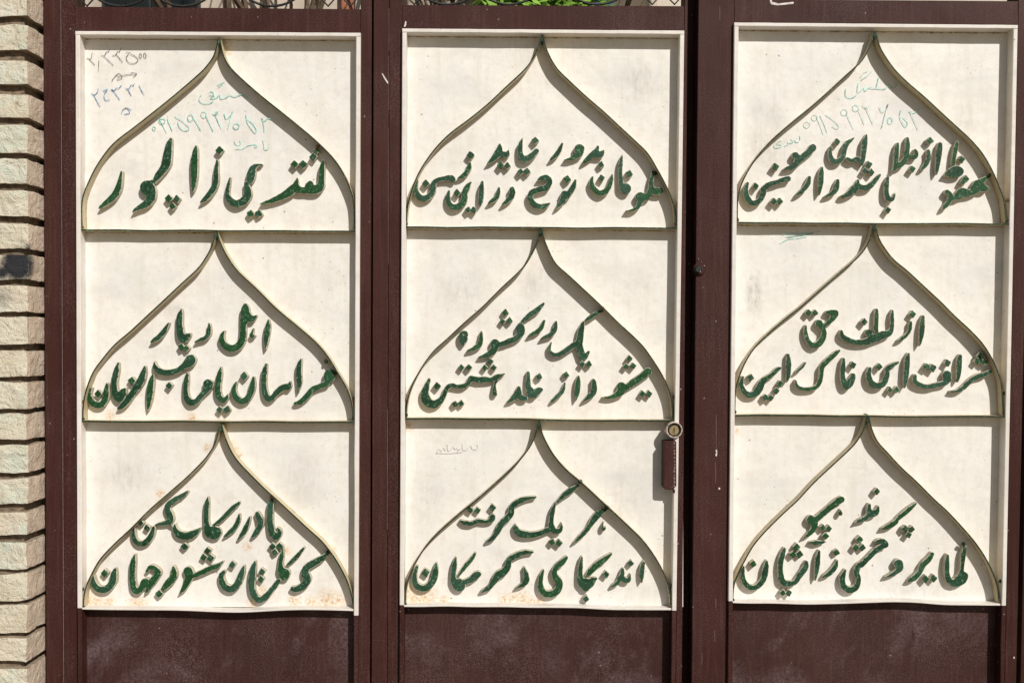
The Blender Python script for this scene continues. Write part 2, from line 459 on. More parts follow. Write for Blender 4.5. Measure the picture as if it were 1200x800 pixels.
def inside(pt, poly):
    x, y = pt; c = False; n = len(poly)
    for i in range(n):
        x1, y1 = poly[i]; x2, y2 = poly[(i+1) % n]
        if (y1 > y) != (y2 > y) and x < (x2-x1)*(y-y1)/(y2-y1) + x1: c = not c
    return c

def ribbon(pts, w, step=3.0, wob=0.0, seed=0):
    """closed outline of a bar seen from the front, centre line pts, thickness w"""
    c = catmull([(x, y, 1) for x, y in pts], step)[:, :2]
    if wob:
        for i in range(len(c)):
            c[i, 1] += wob * noise.noise(Vector((c[i, 0]*.02, seed*3.7, 0))) * 2
    t = np.gradient(c, axis=0); t /= np.hypot(t[:, 0], t[:, 1])[:, None]
    n = np.stack([-t[:, 1], t[:, 0]], 1)
    return [tuple(p) for p in c + n*w/2] + [tuple(p) for p in (c - n*w/2)[::-1]]

# ------------------------------------------------------------------ the calligraphy
# (leaf, row, origin x, origin y, letters, dots): eighths of a unit inside each field.
# a letter is one or more brush strokes "x,y,width ..." separated by ';'
TEXT = [
(0, 0, 100, 160, [
 "338,332,24 326,400,42 306,480,60 270,552,66 205,612,54 150,655,34 128,672,16",
 "800,20,22 782,80,62 768,180,84 755,260,88 715,325,72 678,372,66 655,405,44 648,432,22; 640,414,26 600,440,60 575,478,132 600,500,120 612,570,90 570,628,72 510,662,52 460,692,30 440,712,10",
 "1038,86,16 1030,140,50 1020,240,70 1020,340,68 1016,430,52 1010,495,28 1006,520,10",
 "1235,225,24 1225,330,46 1222,420,54 1195,495,60 1145,560,54 1100,600,34 1075,622,12"],
 "780,582,42 856,588,42 815,652,40 1256,130,44"),
(0, 0, 250, 160, [
 "455,262,12 408,270,34 370,300,62 352,360,84 345,405,70 335,425,40; 305,440,40 322,510,72 315,565,78 270,612,76 210,630,70 158,600,62 130,545,44 138,460,34 155,388,16",
 "1030,228,24 1018,300,54 1012,400,60 1005,460,74 965,495,84 920,495,92 865,505,60 800,500,70 765,480,84 700,528,80 620,572,62 540,603,44 470,624,26 438,632,10; 785,392,14 775,440,50 770,480,80; 908,430,40 900,470,90"],
 "760,260,44 840,262,44 348,722,42 425,722,42 938,190,44 968,132,36"),
(0, 1, 100, 350, [
 "780,228,18 755,270,38 722,320,50 682,362,50 640,390,40 612,408,16",
 "900,98,16 884,160,56 880,240,62 886,310,72 900,360,76 930,375,76 960,350,50 982,325,16",
 "1160,236,24 1160,290,40 1150,335,46 1120,368,42 1075,385,34 1026,406,16",
 "645,585,10 655,640,44 700,682,56 780,690,58 860,672,56 920,632,62 975,590,100 985,575,106"],
 "898,450,38 946,462,36"),
(0, 1, 250, 350, [
 "300,62,44 298,110,84 288,180,74 280,260,60 275,340,62 260,405,70 220,452,70 165,465,68 110,438,62 78,390,58 80,345,44 102,303,18; 300,110,60 345,185,70 385,172,34 402,156,12; 320,205,50 350,190,50",
 "375,278,8 365,310,24 360,345,44 392,346,10",
 "515,200,18 510,260,52 500,330,56 494,400,42 488,475,12"], ""),
(0, 1, 250, 400, [
 "495,215,24 480,270,48 472,350,52 475,430,54 490,500,60 520,538,60 560,518,54 600,470,58 660,428,60 705,415,50 720,370,10; 700,430,60 715,420,40",
 "822,165,18 806,220,48 800,290,56 804,370,52 800,430,34 793,480,10",
 "1105,290,60 1085,322,110 1090,330,110; 1060,395,60 990,422,52 930,450,58 870,520,56 810,568,46 768,580,34",
 "375,336,24 368,400,54 352,470,62 315,538,62 260,558,62 208,518,60 190,450,50 215,382,22",
 "70,240,14 56,310,50 42,400,58 40,470,60 60,528,58 100,548,50 130,520,34 132,494,12"],
 "290,325,44 60,640,38 125,640,40"),
(0, 1, 100, 400, [
 "200,395,20 195,460,54 188,530,62 150,588,62 95,590,62 45,550,58 32,490,42 56,436,20",
 "305,202,18 290,270,52 272,350,58 270,430,60 285,505,70 320,538,68 350,495,62 368,448,34; 325,500,60 352,465,56",
 "555,235,20 540,300,56 520,360,72 492,410,74 450,470,62 400,540,66 350,598,58 306,628,26",
 "630,315,20 615,380,56 604,460,64 596,540,56 590,610,30 586,648,10",
 "955,295,20 945,360,48 938,440,50 945,518,58 985,572,62 1040,560,58 1090,500,54 1130,455,64 1150,412,96 1150,400,96"],
 "118,490,42 435,368,44 785,412,38"),
(0, 2, 150, 560, [
 "556,128,24 510,160,42 440,202,52 385,242,58 366,290,60 390,345,64 395,395,66 350,420,46 290,430,32 250,442,12; 380,430,20 418,458,10",
 "440,430,14 440,478,48 480,528,72 560,540,76 630,510,60 682,465,14",
 "240,462,34 215,540,56 170,596,58 110,616,48 62,578,44 48,510,40 60,462,14",
 "750,176,14 738,240,48 732,340,54 738,440,58 760,500,100 800,510,128 812,512,126",
 "1038,232,28 990,270,44 930,330,44 870,390,40 800,440,26",
 "1042,342,22 1030,400,42 1000,460,48 950,508,42 902,548,20",
 "1140,365,20 1115,440,46 1080,510,48 1038,566,26"],
 "528,640,40 175,466,36 120,420,34"),
(0, 2, 250, 560, [
 "412,332,46 435,390,62 440,440,62 405,500,54 368,546,30",
 "552,192,40 535,260,60 530,350,60 535,450,60 552,515,68 590,545,72 620,515,48 614,482,30 596,464,14"],
 "555,640,40 620,640,40 575,692,38"),
(0, 2, 250, 620, [
 "1072,225,30 1010,275,56 930,322,66 872,362,68 862,420,74 880,470,78 840,528,70 780,560,62 742,556,46",
 "655,182,14 640,250,42 630,330,48 638,390,80 672,410,96; 640,400,70 665,430,100",
 "848,175,24 800,230,38 740,290,38 690,336,22",
 "625,470,24 600,495,48 550,560,50 490,628,58 430,660,58 375,608,62 358,530,64 362,440,68 374,360,54 390,298,18",
 "285,345,22 262,420,58 225,510,66 170,558,66 110,538,64 78,480,58 74,430,50 95,398,34"],
 "455,395,38 445,465,38 178,332,40"),
(0, 2, 100, 620, [
 "1288,304,14 1240,340,46 1180,360,52 1120,390,52 1050,420,46 1012,442,26; 962,392,92 975,430,84 955,490,66 920,555,48 878,606,10",
 "825,355,30 830,410,62 815,460,72 770,510,70 728,556,44",
 "460,240,18 445,310,54 438,400,58 440,480,58 455,556,62 490,582,56 530,540,60 560,500,86 600,515,66",
 "575,392,30 615,352,44 662,378,56 680,415,60 640,470,70 600,520,64 588,560,44 562,600,12",
 "275,372,26 264,430,62 250,500,70 190,562,66 120,556,62 75,500,54 74,442,22"],
 "1145,200,40 1110,262,42 1175,268,42 690,605,42 180,410,42"),
(1, 0, 475, 160, [
 "115,405,14 98,470,38 105,530,56 150,578,62 210,568,58 255,518,56 262,450,56 290,412,42 350,396,44 420,388,58 448,402,54",
 "605,246,26 598,290,48 570,340,46 530,374,40 492,394,18",
 "616,424,10 582,470,52 556,530,58 550,600,60 510,648,62 450,662,60 406,620,52 400,560,42 408,512,24",
 "722,426,26 714,480,48 710,560,54 702,620,38 695,650,14",
 "878,486,26 868,540,44 835,588,46 783,622,22",
 "1000,496,54 1002,540,58 970,588,52 912,638,22",
 "885,80,30 880,130,66 850,180,66 812,220,46 768,254,14; 920,170,66 950,168,54 968,130,16"],
 "610,176,44 192,440,44 485,530,40 590,688,36 642,690,36 895,270,38 955,274,38"),
(1, 0, 560, 150, [
 "416,100,14 400,160,46 398,230,50 415,283,64 460,288,66 510,258,58 550,214,48",
 "562,488,16 600,470,48 650,472,62 670,510,58 640,558,60 570,580,58 510,602,58 490,650,54 520,708,58 580,738,52 640,724,42 676,704,14",
 "790,150,26 764,210,44 720,265,42 682,294,20",
 "952,198,98 945,240,76 900,275,46 850,295,28 808,300,10",
 "1125,176,24 1108,215,48 1060,262,56 1000,314,34; 1100,250,60 1148,248,64 1180,212,20; 985,330,20 1010,308,30",
 "915,490,24 895,550,54 862,605,56; 815,622,74 800,670,58 760,725,36 730,758,10; 862,600,50 835,640,60"],
 "538,116,40 400,410,38 460,408,40 838,480,44 1155,345,36"),
(1, 0, 650, 160, [
 "540,358,18 525,430,44 490,500,54 430,533,58 372,498,54 345,440,46 355,380,22",
 "635,170,10 622,240,38 615,330,42 620,420,48 630,480,60 668,488,104",
 "925,336,34 910,400,42 905,470,52 930,508,66 985,515,74; 960,520,60 1000,515,46; 905,500,60 870,560,60 800,565,90; 810,600,60 780,655,42 732,690,32 668,700,14"],
 "440,390,38 700,350,42"),
(1, 1, 480, 390, [
 "182,434,28 160,500,48 142,570,76 165,640,88 220,668,78 280,640,66 325,580,46 348,520,46 390,490,42 440,500,38 500,498,48 550,470,42 575,428,58 605,432,56 650,440,58 700,436,62 760,438,46 815,414,52 855,398,30 892,382,8",
 "815,440,34 798,490,26 796,560,46 806,572,34",
 "1112,372,34 1112,440,46 1116,510,58 1150,570,88 1180,560,70 1220,535,56 1238,530,26",
 "1085,612,50 1050,612,50 1022,560,40 1000,582,66 960,622,46 916,648,14; 1024,516,38 1022,560,60"],
 "258,498,40 425,665,36 482,660,36 485,322,34 553,325,38 755,268,38 705,325,34 788,325,36 1215,410,38"),
(1, 1, 530, 340, [
 "136,428,20 128,398,36 92,398,36 76,436,40 88,478,46 120,470,44 128,440,30 104,432,24; 96,500,40",
 "275,390,22 270,450,42 255,508,54 210,542,44 146,568,24",
 "856,126,26 800,180,52 730,230,52 670,280,34 645,308,24",
 "640,320,40 640,355,84 640,400,76 600,450,58 540,475,56 480,498,52 430,510,46; 400,500,88 395,548,68 340,600,56 250,630,18",
 "862,286,26 840,340,42 800,385,44 740,415,34 714,432,14",
 "975,296,24 965,360,46 930,410,48 870,438,34 835,456,16"],
 "497,210,38 470,292,34 536,286,38"),
(1, 1, 630, 350, [
 "612,105,30 560,130,38 500,170,44 450,206,22",
 "430,218,26 410,290,58 398,370,68 390,430,70 410,500,66 430,550,64 465,520,38 484,494,20; 360,420,50 300,460,54 230,508,48 170,525,42 120,500,34 114,450,28 130,410,14"],
 "418,612,36 482,615,36 862,560,36 828,632,34 895,628,36"),
(1, 1, 630, 390, [
 "258,470,18 235,540,38 190,590,42 136,638,26",
 "385,410,26 378,470,52 372,550,52 360,630,16",
 "525,446,38 532,500,54 525,558,54 480,600,46 430,638,20",
 "1035,362,78 980,408,68 920,448,66 860,490,58 820,520,50; 790,502,86 780,550,76 720,590,48 660,605,28 608,604,10"],
 "268,393,36 985,572,38 1045,570,38"),
(1, 2, 475, 620, [
 "290,320,22 282,400,60 260,480,66 210,538,66 150,552,62 95,508,58 86,430,48 108,348,28",
 "472,265,18 460,340,50 450,420,50 458,490,66 500,520,116 510,528,110",
 "656,225,24 620,280,38 560,350,40 500,432,22",
 "545,500,50 570,488,50 620,468,58 672,425,66 690,420,50",
 "1195,212,24 1120,215,44 1040,245,54 975,290,58 960,350,64 920,400,74 870,430,78 830,490,54 780,550,46 716,582,24",
 "1115,360,22 1132,420,46 1135,478,58 1100,518,42 1040,550,18"],
 "190,406,44"),
(1, 2, 530, 560, [
 "782,178,22 700,190,40 620,220,54 560,270,58 550,330,64 510,380,64 460,430,58 430,490,56 380,560,46 328,592,24",
 "378,362,58 370,385,56 320,408,36 250,400,42 180,425,44 120,420,44 78,400,24",
 "1178,70,28 1120,110,52 1050,160,48 982,224,22",
 "965,236,20 945,300,44 930,380,48 930,450,58 965,498,54 1010,488,48 1026,450,24 1022,420,12; 910,480,50 840,510,52 760,530,58 680,528,68 620,508,68 592,460,42 592,440,24"],
 "378,278,40 170,298,36 238,300,36 938,600,36 1000,608,40"),
(1, 2, 630, 560, [
 "628,298,42 590,320,58 540,370,66 500,430,50 450,500,44 390,560,38 342,604,16",
 "620,410,8 608,450,20 620,478,36 640,455,8"], ""),
(1, 2, 620, 620, [
 "350,265,34 310,310,56 260,350,54 237,400,54 250,450,64 285,500,68 270,568,68 220,603,68 160,603,62 115,560,58 108,480,48 128,400,28 138,384,16",
 "495,262,24 485,340,44 480,420,50 490,490,68 530,510,112 565,505,90 600,478,56 636,458,12; 530,540,80",
 "772,230,24 710,280,52 640,330,60 580,390,56 535,440,22",
 "880,375,28 870,430,48 830,498,42 782,532,26; 865,450,50 910,478,56 940,468,38 948,422,14",
 "1075,306,26 1062,360,46 1058,430,44 1055,496,16"],
 "535,650,38 722,422,40 955,318,34"),
(2, 0, 860, 160, [
 "130,438,30 112,500,48 125,570,58 170,624,54 230,608,54 273,550,52 285,490,56 330,450,50 400,430,48 460,408,48 512,396,54",
 "740,106,74 700,150,62 650,190,60 600,232,66 560,280,52 500,298,34 468,306,12; 578,178,70 600,200,60",
 "710,385,34 695,440,50 660,490,46 610,533,34 584,548,14",
 "828,290,24 820,350,52 815,430,54 808,500,36 800,548,12",
 "975,412,34 965,470,52 940,518,50 890,550,32 852,562,12"],
 "205,465,38 375,612,42 430,608,40 390,285,42"),
(2, 0, 960, 150, [
 "110,180,26 105,250,42 130,308,54 180,313,54 225,268,48 240,200,48 265,142,46 305,112,28 330,90,8",
 "265,288,36 310,308,40 355,290,48 395,318,46",
 "445,66,20 430,130,52 420,210,54 412,290,44 406,348,14",
 "570,440,26 530,490,42 470,548,56 410,560,52 370,540,50 340,562,76 290,610,60 230,640,36 200,640,12; 365,490,20 360,540,50",
 "738,146,26 728,220,48 722,300,48 715,375,44; 715,365,50 770,340,56 808,290,48 824,230,48 830,160,46 830,96,28; 810,250,50 860,272,36 900,268,48 912,240,44 902,212,36; 710,385,40 690,396,22",
 "1025,215,34 1030,270,40 1010,328,46 978,370,36 958,388,14",
 "1135,152,42 1130,200,56 1120,280,54 1108,370,42 1102,432,18",
 "645,470,28 635,530,44 632,600,48 645,655,54 680,668,46 705,640,24 712,610,10"],
 "170,130,36 465,345,40 430,402,38 490,415,38 875,385,38 1040,120,40 645,768,36"),
(2, 0, 1040, 160, [
 "655,56,34 640,120,46 625,200,42 620,262,40",
 "530,366,8 575,350,56 620,335,106 660,328,106 695,325,50",
 "560,520,50 592,550,48 582,600,48 550,648,44 520,676,18; 600,585,40 660,560,62 700,525,90 780,528,58 830,490,90 850,450,92 900,482,76 952,486,14; 850,440,70 920,392,40 972,358,34"],
 "695,215,40 735,398,40 708,425,34"),
(2, 1, 860, 390, [
 "85,415,30 70,470,42 90,538,52 140,578,56 200,568,68 240,518,74 260,470,66 310,422,48 360,390,44 410,342,42 442,325,20",
 "510,205,28 515,270,48 515,350,48 508,410,42 495,458,18",
 "672,280,20 640,320,32 588,366,22",
 "992,164,18 950,200,44 880,260,50 830,320,50 820,390,44 808,458,44 770,508,42 700,525,38 630,520,38 590,490,32 580,448,22",
 "1030,245,28 1025,320,46 1020,400,48 1040,478,58 1060,508,50 1090,470,70 1112,425,60 1122,396,40"],
 "160,418,40 435,478,38 400,540,36 295,605,38 345,608,36 1118,300,38"),
(2, 1, 930, 340, [
 "318,208,36 370,210,60 400,214,52 370,258,58 330,300,46 308,320,34; 240,310,72 262,340,58 285,380,48 280,440,58 240,498,62 190,518,54 140,478,44 115,400,38 115,335,24; 305,320,30 280,330,40",
 "450,385,30 460,430,48 520,470,54 600,490,54 690,480,68 760,450,78 840,420,76 900,398,58 925,340,38 925,260,38 930,190,20; 705,395,62 730,440,60",
 "780,185,32 778,260,44 775,340,44 780,400,36",
 "1100,300,26 1095,360,32 1060,420,34 1010,460,32 980,474,14",
 "1218,245,26 1208,330,50 1202,400,52 1192,470,36 1183,520,14"],
 "140,212,40 200,212,36 665,295,38 1118,225,38"),
(2, 1, 1000, 400, [
 "155,255,38 145,320,50 170,388,62 230,418,58 288,388,58 318,320,48 325,262,46 370,222,44 424,194,22",
 "520,116,24 508,190,52 500,280,54 492,360,46 484,432,14",
 "580,320,34 580,375,48 640,413,48 720,423,46 800,403,46 860,388,54 885,350,76; 880,312,84",
 "1005,136,34 998,200,48 992,280,48 982,350,34 975,378,14"],
 "245,235,38 345,455,34 405,452,36 690,235,38 745,248,42 885,200,38"),
(2, 1, 1040, 390, [
 "965,360,38 910,390,46 840,410,46 780,450,46 720,508,44 660,544,34 592,548,12"],
 "870,215,40 845,266,36 908,275,40"),
(2, 2, 860, 620, [
 "310,300,26 300,370,58 285,450,56 240,518,56 180,548,52 120,518,52 85,450,44 92,350,24",
 "475,185,34 455,250,50 438,330,52 440,420,54 460,488,62 510,508,54 570,498,48 620,430,54 670,360,58 682,312,38",
 "712,124,14 770,126,44 820,122,34 864,116,10",
 "800,205,28 788,280,50 780,360,48 770,430,34 765,480,10",
 "970,295,24 950,350,48 900,410,48 846,442,32",
 "1045,385,28 1020,450,54 1030,528,58 1090,568,62 1150,538,58 1170,470,48 1152,410,54 1165,350,54 1205,325,54 1260,270,50 1330,200,52 1390,160,54 1430,145,48 1410,115,48 1360,110,40 1328,118,14"],
 "182,322,40 590,165,42 555,235,40 618,232,42 460,595,36 515,595,38 965,215,36"),
(2, 2, 930, 570, [
 "450,120,64 400,150,62 340,200,58 270,258,58 215,305,60; 165,312,90 192,340,76 190,390,56 150,440,44 96,482,14",
 "440,218,14 440,250,46",
 "712,172,34 710,220,48 730,250,72 778,238,56 796,188,22; 705,265,46 670,300,46 610,325,28 582,342,12",
 "1152,154,18 1100,200,42 1040,250,48 980,300,38 958,332,48 900,370,46 830,396,14"],
 "620,495,40 585,570,38 645,570,38 275,385,36 330,392,36 300,462,40 782,45,36 1048,395,38 1110,395,36 1080,450,36"),
(2, 2, 1000, 620, [
 "425,322,88 438,362,66 400,400,46 350,430,32 302,448,12",
 "742,233,38 710,280,52 660,330,54 630,390,48 590,440,54 550,470,46 515,488,12",
 "885,245,30 880,330,50 880,420,52 910,488,58 960,500,78 1010,468,106 1035,440,90; 1050,165,34 1035,240,48 1025,320,42 1020,380,40 1010,420,50"],
 "680,465,40 755,460,40"),
]
PANEL_LABEL = {}

# arches: left and right branch as seen, thirds-and-a-bit of a unit inside a field (origin, scale, points, foot)
ARCH = {
(0,0): ((0,0,1), [(256,46),(251,64.5),(242,78),(230,90),(200,115.5),(170,139.5),(156.5,150),(132,169.5),(114,193.5),(102,217.5),(96.7,232.5),(95.6,247.5)], (96.2,268.5),
        [(257.5,46),(261,63),(268.5,78),(285,94.5),(307.5,114),(330,132),(351,149),(372,167),(390.6,186),(403,205),(411.5,225),(414.6,240)], (415.4,269)),
(0,1): ((90,260,3.636), [(590,43),(583,80),(570,115),(548,155),(515,200),(450,260),(370,335),(300,400),(230,465),(160,525),(105,590),(70,640),(45,700),(32,750),(26,800)], (97,492.5),
        [(598,43),(608,80),(628,125),(655,170),(690,215),(770,290),(850,370),(940,445),(1020,515),(1070,575),(1110,640),(1145,700),(1165,750),(1175,800)], (414,492.5)),
(0,2): ((90,490,3.636), [(609,28),(600,70),(585,115),(560,155),(535,185),(470,250),(390,320),(310,390),(230,470),(160,535),(100,600),(65,660),(40,715),(30,760)], (97.5,712),
        [(617,28),(628,70),(650,125),(680,175),(725,225),(800,300),(850,345),(920,410),(990,475),(1040,520),(1085,575),(1120,630),(1150,690),(1170,750)], (414.5,712.5)),
(1,0): ((470,30,3.636), [(600,43),(592,75),(575,115),(550,160),(515,200),(450,260),(370,335),(290,400),(210,460),(150,520),(105,580),(70,640),(45,705),(30,760),(24,810)], (476,264.5),
        [(604,43),(612,80),(632,130),(665,185),(720,240),(790,305),(860,365),(930,430),(1000,495),(1050,545),(1090,610),(1125,675),(1150,730),(1165,790)], (791.2,265)),
(1,1): ((470,260,3.636), [(590,28),(580,85),(560,130),(530,180),(495,220),(430,280),(350,360),(270,430),(195,500),(140,550),(95,610),(60,670),(35,730),(23,790)], (475.8,488.5),
        [(597,28),(610,75),(632,130),(660,180),(715,230),(780,290),(860,365),(920,425),(980,480),(1030,530),(1070,585),(1105,640),(1135,700),(1152,760)], (788.5,490.5)),
(1,2): ((470,490,3.636), [(585,12),(573,65),(555,110),(520,160),(480,205),(410,270),(330,340),(250,405),(165,480),(110,540),(70,600),(40,660),(21,725)], (474.6,709.5),
        [(592,12),(600,60),(625,115),(660,170),(710,225),(770,275),(840,340),(900,395),(980,470),(1030,520),(1075,580),(1110,640),(1135,700),(1148,760)], (786,711.5)),
(2,0): ((855,30,3.636), [(615,28),(603,75),(580,125),(550,165),(500,210),(430,275),(350,345),(270,410),(190,480),(130,545),(90,600),(55,665),(38,720),(33,770)], (864,259.8),
        [(622,28),(640,90),(665,135),(705,190),(760,245),(830,305),(900,370),(960,425),(1030,490),(1080,550),(1120,620),(1150,690),(1170,750)], (1179,260.8)),
(2,1): ((855,255,3.636), [(613,28),(600,85),(575,135),(535,180),(470,235),(390,305),(310,375),(240,430),(170,490),(110,550),(70,610),(40,680),(25,740)], (861,484.8),
        [(620,28),(635,85),(660,130),(700,180),(760,230),(830,295),(900,360),(960,420),(1030,485),(1080,540),(1115,595),(1140,650),(1158,710)], (1175.5,486.5)),
(2,2): ((855,480,3.636), [(585,28),(570,85),(545,130),(510,170),(440,235),(360,310),(290,385),(225,445),(150,520),(100,580),(60,650),(35,700),(18,750)], (858.6,704.5),
        [(592,28),(605,80),(630,135),(670,180),(730,245),(800,310),(870,380),(930,435),(1000,510),(1050,570),(1090,630),(1120,690),(1140,750)], (1171,706.5)),
}
def loop(x, y, a, b):
    return [(x + a*math.cos(t*.7854 + .6), y + b*math.sin(t*.7854 + .6)) for t in range(9)]
# pen scribbles: (leaf, row, origin, scale, width, material, strokes)
PEN = [
(0, 0, (170,70,5.714), .95, 'pen_teal', [
 [(485,175),(510,162),(535,150)], [(490,190),(520,167)],
 [(378,238),(365,255),(368,280),(400,297),(440,292),(458,275)], [(428,222),(448,214),(462,235),(440,262),(478,258),(500,238),(508,262),(540,258),(568,240),(600,250),(648,235),(668,242),(692,256)], [(430,240),(455,240),(470,250)],
 [(328,260),(331,264)], [(329,296),(332,300)], [(560,228),(563,231)],
 loop(62,462,10,14), loop(115,412,22,18), [(96,395),(120,440),(145,490)], [(150,395),(168,440),(185,480)],
 [(200,380),(255,415),(298,460),(270,476),(235,455),(220,420)], loop(305,390,18,22), [(322,385),(345,420),(375,475)], loop(395,368,18,20), [(408,375),(432,425),(458,480)],
 [(448,362),(472,372),(492,350),(470,362),(510,460)], [(530,362),(545,398),(572,378),(586,352),(572,400),(555,465)], loop(612,447,20,20),
 [(676,370),(690,430),(735,492),(747,472),(722,430),(684,398)], [(780,392),(802,412),(822,395),(850,402)], [(785,395),(795,440),(800,485)]]),
(0, 0, (170,70,5.714), .8, 'pen_teal', [
 [(597,545),(608,570),(630,575),(642,560),(634,545)], [(605,600),(650,600),(690,578),(738,570),(736,590),(752,584),(750,570)], [(790,540),(796,575),(800,602),(818,605),(830,585)], [(829,565),(831,569)]]),
(0, 0, (80,30,6.667), .75, 'pen_grey', [
 [(145,258),(178,262),(190,215)], [(160,260),(185,285),(210,312)], [(242,275),(240,320),(236,362)], [(262,235),(284,240),(300,212),(320,205),(322,192)], [(275,238),(310,270),(355,312)],
 [(345,237),(372,232),(388,205),(402,208),(416,175)], [(375,225),(400,255),(426,288)], [(455,210),(490,216)], [(475,225),(455,255),(475,292),(520,298),(548,270),(520,240),(485,225)], loop(565,240,9,18), loop(600,238,10,20),
 [(343,440),(358,412),(400,376),(422,412),(382,426)], [(385,404),(440,390),(535,380)], [(492,370),(537,378),(512,405)]]),
(0, 0, (80,30,6.667), .85, 'pen_blue', [
 [(183,530),(205,546),(232,520),(236,495)], [(200,540),(225,590),(250,636)], [(275,515),(310,500),(284,540),(290,582),(328,585)], [(335,500),(358,512),(380,490),(398,492),(420,465)], [(345,500),(375,540),(405,582)],
 [(450,490),(472,500),(495,465),(508,472),(520,455)], [(465,495),(482,525),(496,552)], [(555,470),(575,510),(597,548)], [(418,692),(430,660),(462,648),(482,684),(440,696)], [(448,645),(475,652),(497,660)]]),
(2, 0, (890,70,5.4545), .9, 'pen_teal', [
 [(550,185),(552,235),(590,246),(622,225)], [(630,150),(628,210),(650,198),(668,180),(676,200),(700,182),(742,182),(762,115)], [(745,185),(800,188),(830,162),(846,182),(862,180),(876,155),(858,150)],
 [(508,250),(510,255)], loop(835,390,15,20), [(905,320),(897,370),(932,432),(946,402),(915,368)], [(953,330),(985,342),(1010,325),(1028,302)]]),
(2, 0, (890,70,5.4545), .8, 'pen_faint', [
 [(650,130),(690,105),(715,75)], [(645,115),(665,85),(690,78)],
 loop(300,420,20,20), loop(350,375,18,18), [(362,372),(385,425),(405,480)], [(385,360),(410,415),(430,470)], [(420,355),(462,385),(502,422),(495,446),(460,430)],
 loop(540,338,20,20), [(555,350),(578,400),(600,445)], loop(615,310,20,20), [(630,320),(652,370),(670,415)], [(655,290),(680,312),(702,295)], [(676,300),(700,355),(726,410)],
 [(765,300),(785,337),(812,312),(820,285),(800,360),(780,440)], [(962,335),(988,395),(1012,450)]]),
(2, 0, (890,70,5.4545), .8, 'pen_teal', [
 [(256,488),(258,516)], [(222,512),(231,530),(252,527)], [(237,500),(239,503)], [(199,508),(214,530),(190,536)], [(182,525),(180,545),(158,554)], [(142,520),(120,525),(113,538),(140,548),(130,562),(96,560),(92,545)]]),
(2, 1, (855,255,3.636), .8, 'pen_teal', [
 [(225,72),(262,66),(300,68),(385,58)], [(215,110),(250,92),(290,88),(330,80)], [(240,82),(300,76),(355,66),(250,84)]]),
(1, 2, (470,490,3.636), .7, 'pen_pale', [
 [(152,150),(160,128),(172,138),(182,124),(190,136)], [(198,108),(200,134),(210,136)], [(214,132),(222,118),(230,130),(238,124),(244,134),(256,126)], [(262,106),(264,132),(280,134)], [(284,130),(296,114),(304,128),(318,132),(328,122),(324,110)], [(150,146),(200,148),(262,142)]]),
]

# ------------------------------------------------------------------ gate
D_LIP, D_STILE, D_BAR, D_LET = 16.7, 11.6, 14.5, 7.7
def lerp(a, b, t): return a + (b - a) * t
def X(x0, x1, y):            # edge that leans from x0 at y=50 to x1 at y=750
    return lerp(x0, x1, (y - 50) / 700)
TOPY, BOTY = -128, 1168
LEAF = [
 dict(out=(72.0, 75.0), lipL=(88.2, 90.6), lipR=(422.4, 419.6), outR=(435.4, 433.4), topY=(36.5, 38.6), rail=(8, 11),
      bars=[(269.6, 271.2), (493.6, 494.4)], bot=[(97, 714.2), (180, 714.8), (285, 717.2), (350, 714.2), (415, 715.8)]),
 dict(out=(437.6, 435.4), lipL=(471.2, 468.0), lipR=(801.8, 792.2), outR=(805.6, 799.4), topY=(33.5, 36.0), rail=(6, 7.4),
      bars=[(266.2, 267.6), (490.0, 493.0)], bot=[(474, 710.6), (560, 711.0), (640, 711.6), (720, 714.4), (787, 715.0)]),
 dict(out=(818.0, 811.0), lipL=(860.2, 853.2), lipR=(1192.5, 1178.2), outR=(1208.0, 1192.0), topY=(26.4, 29.4), rail=(-1.0, 1.6),
      bars=[(261.2, 262.6), (486.2, 488.4)], bot=[(858, 706.0), (960, 708.0), (1045, 705.2), (1110, 708.6), (1174, 709.2)]),
]
LW = 5.2   # width of the lip

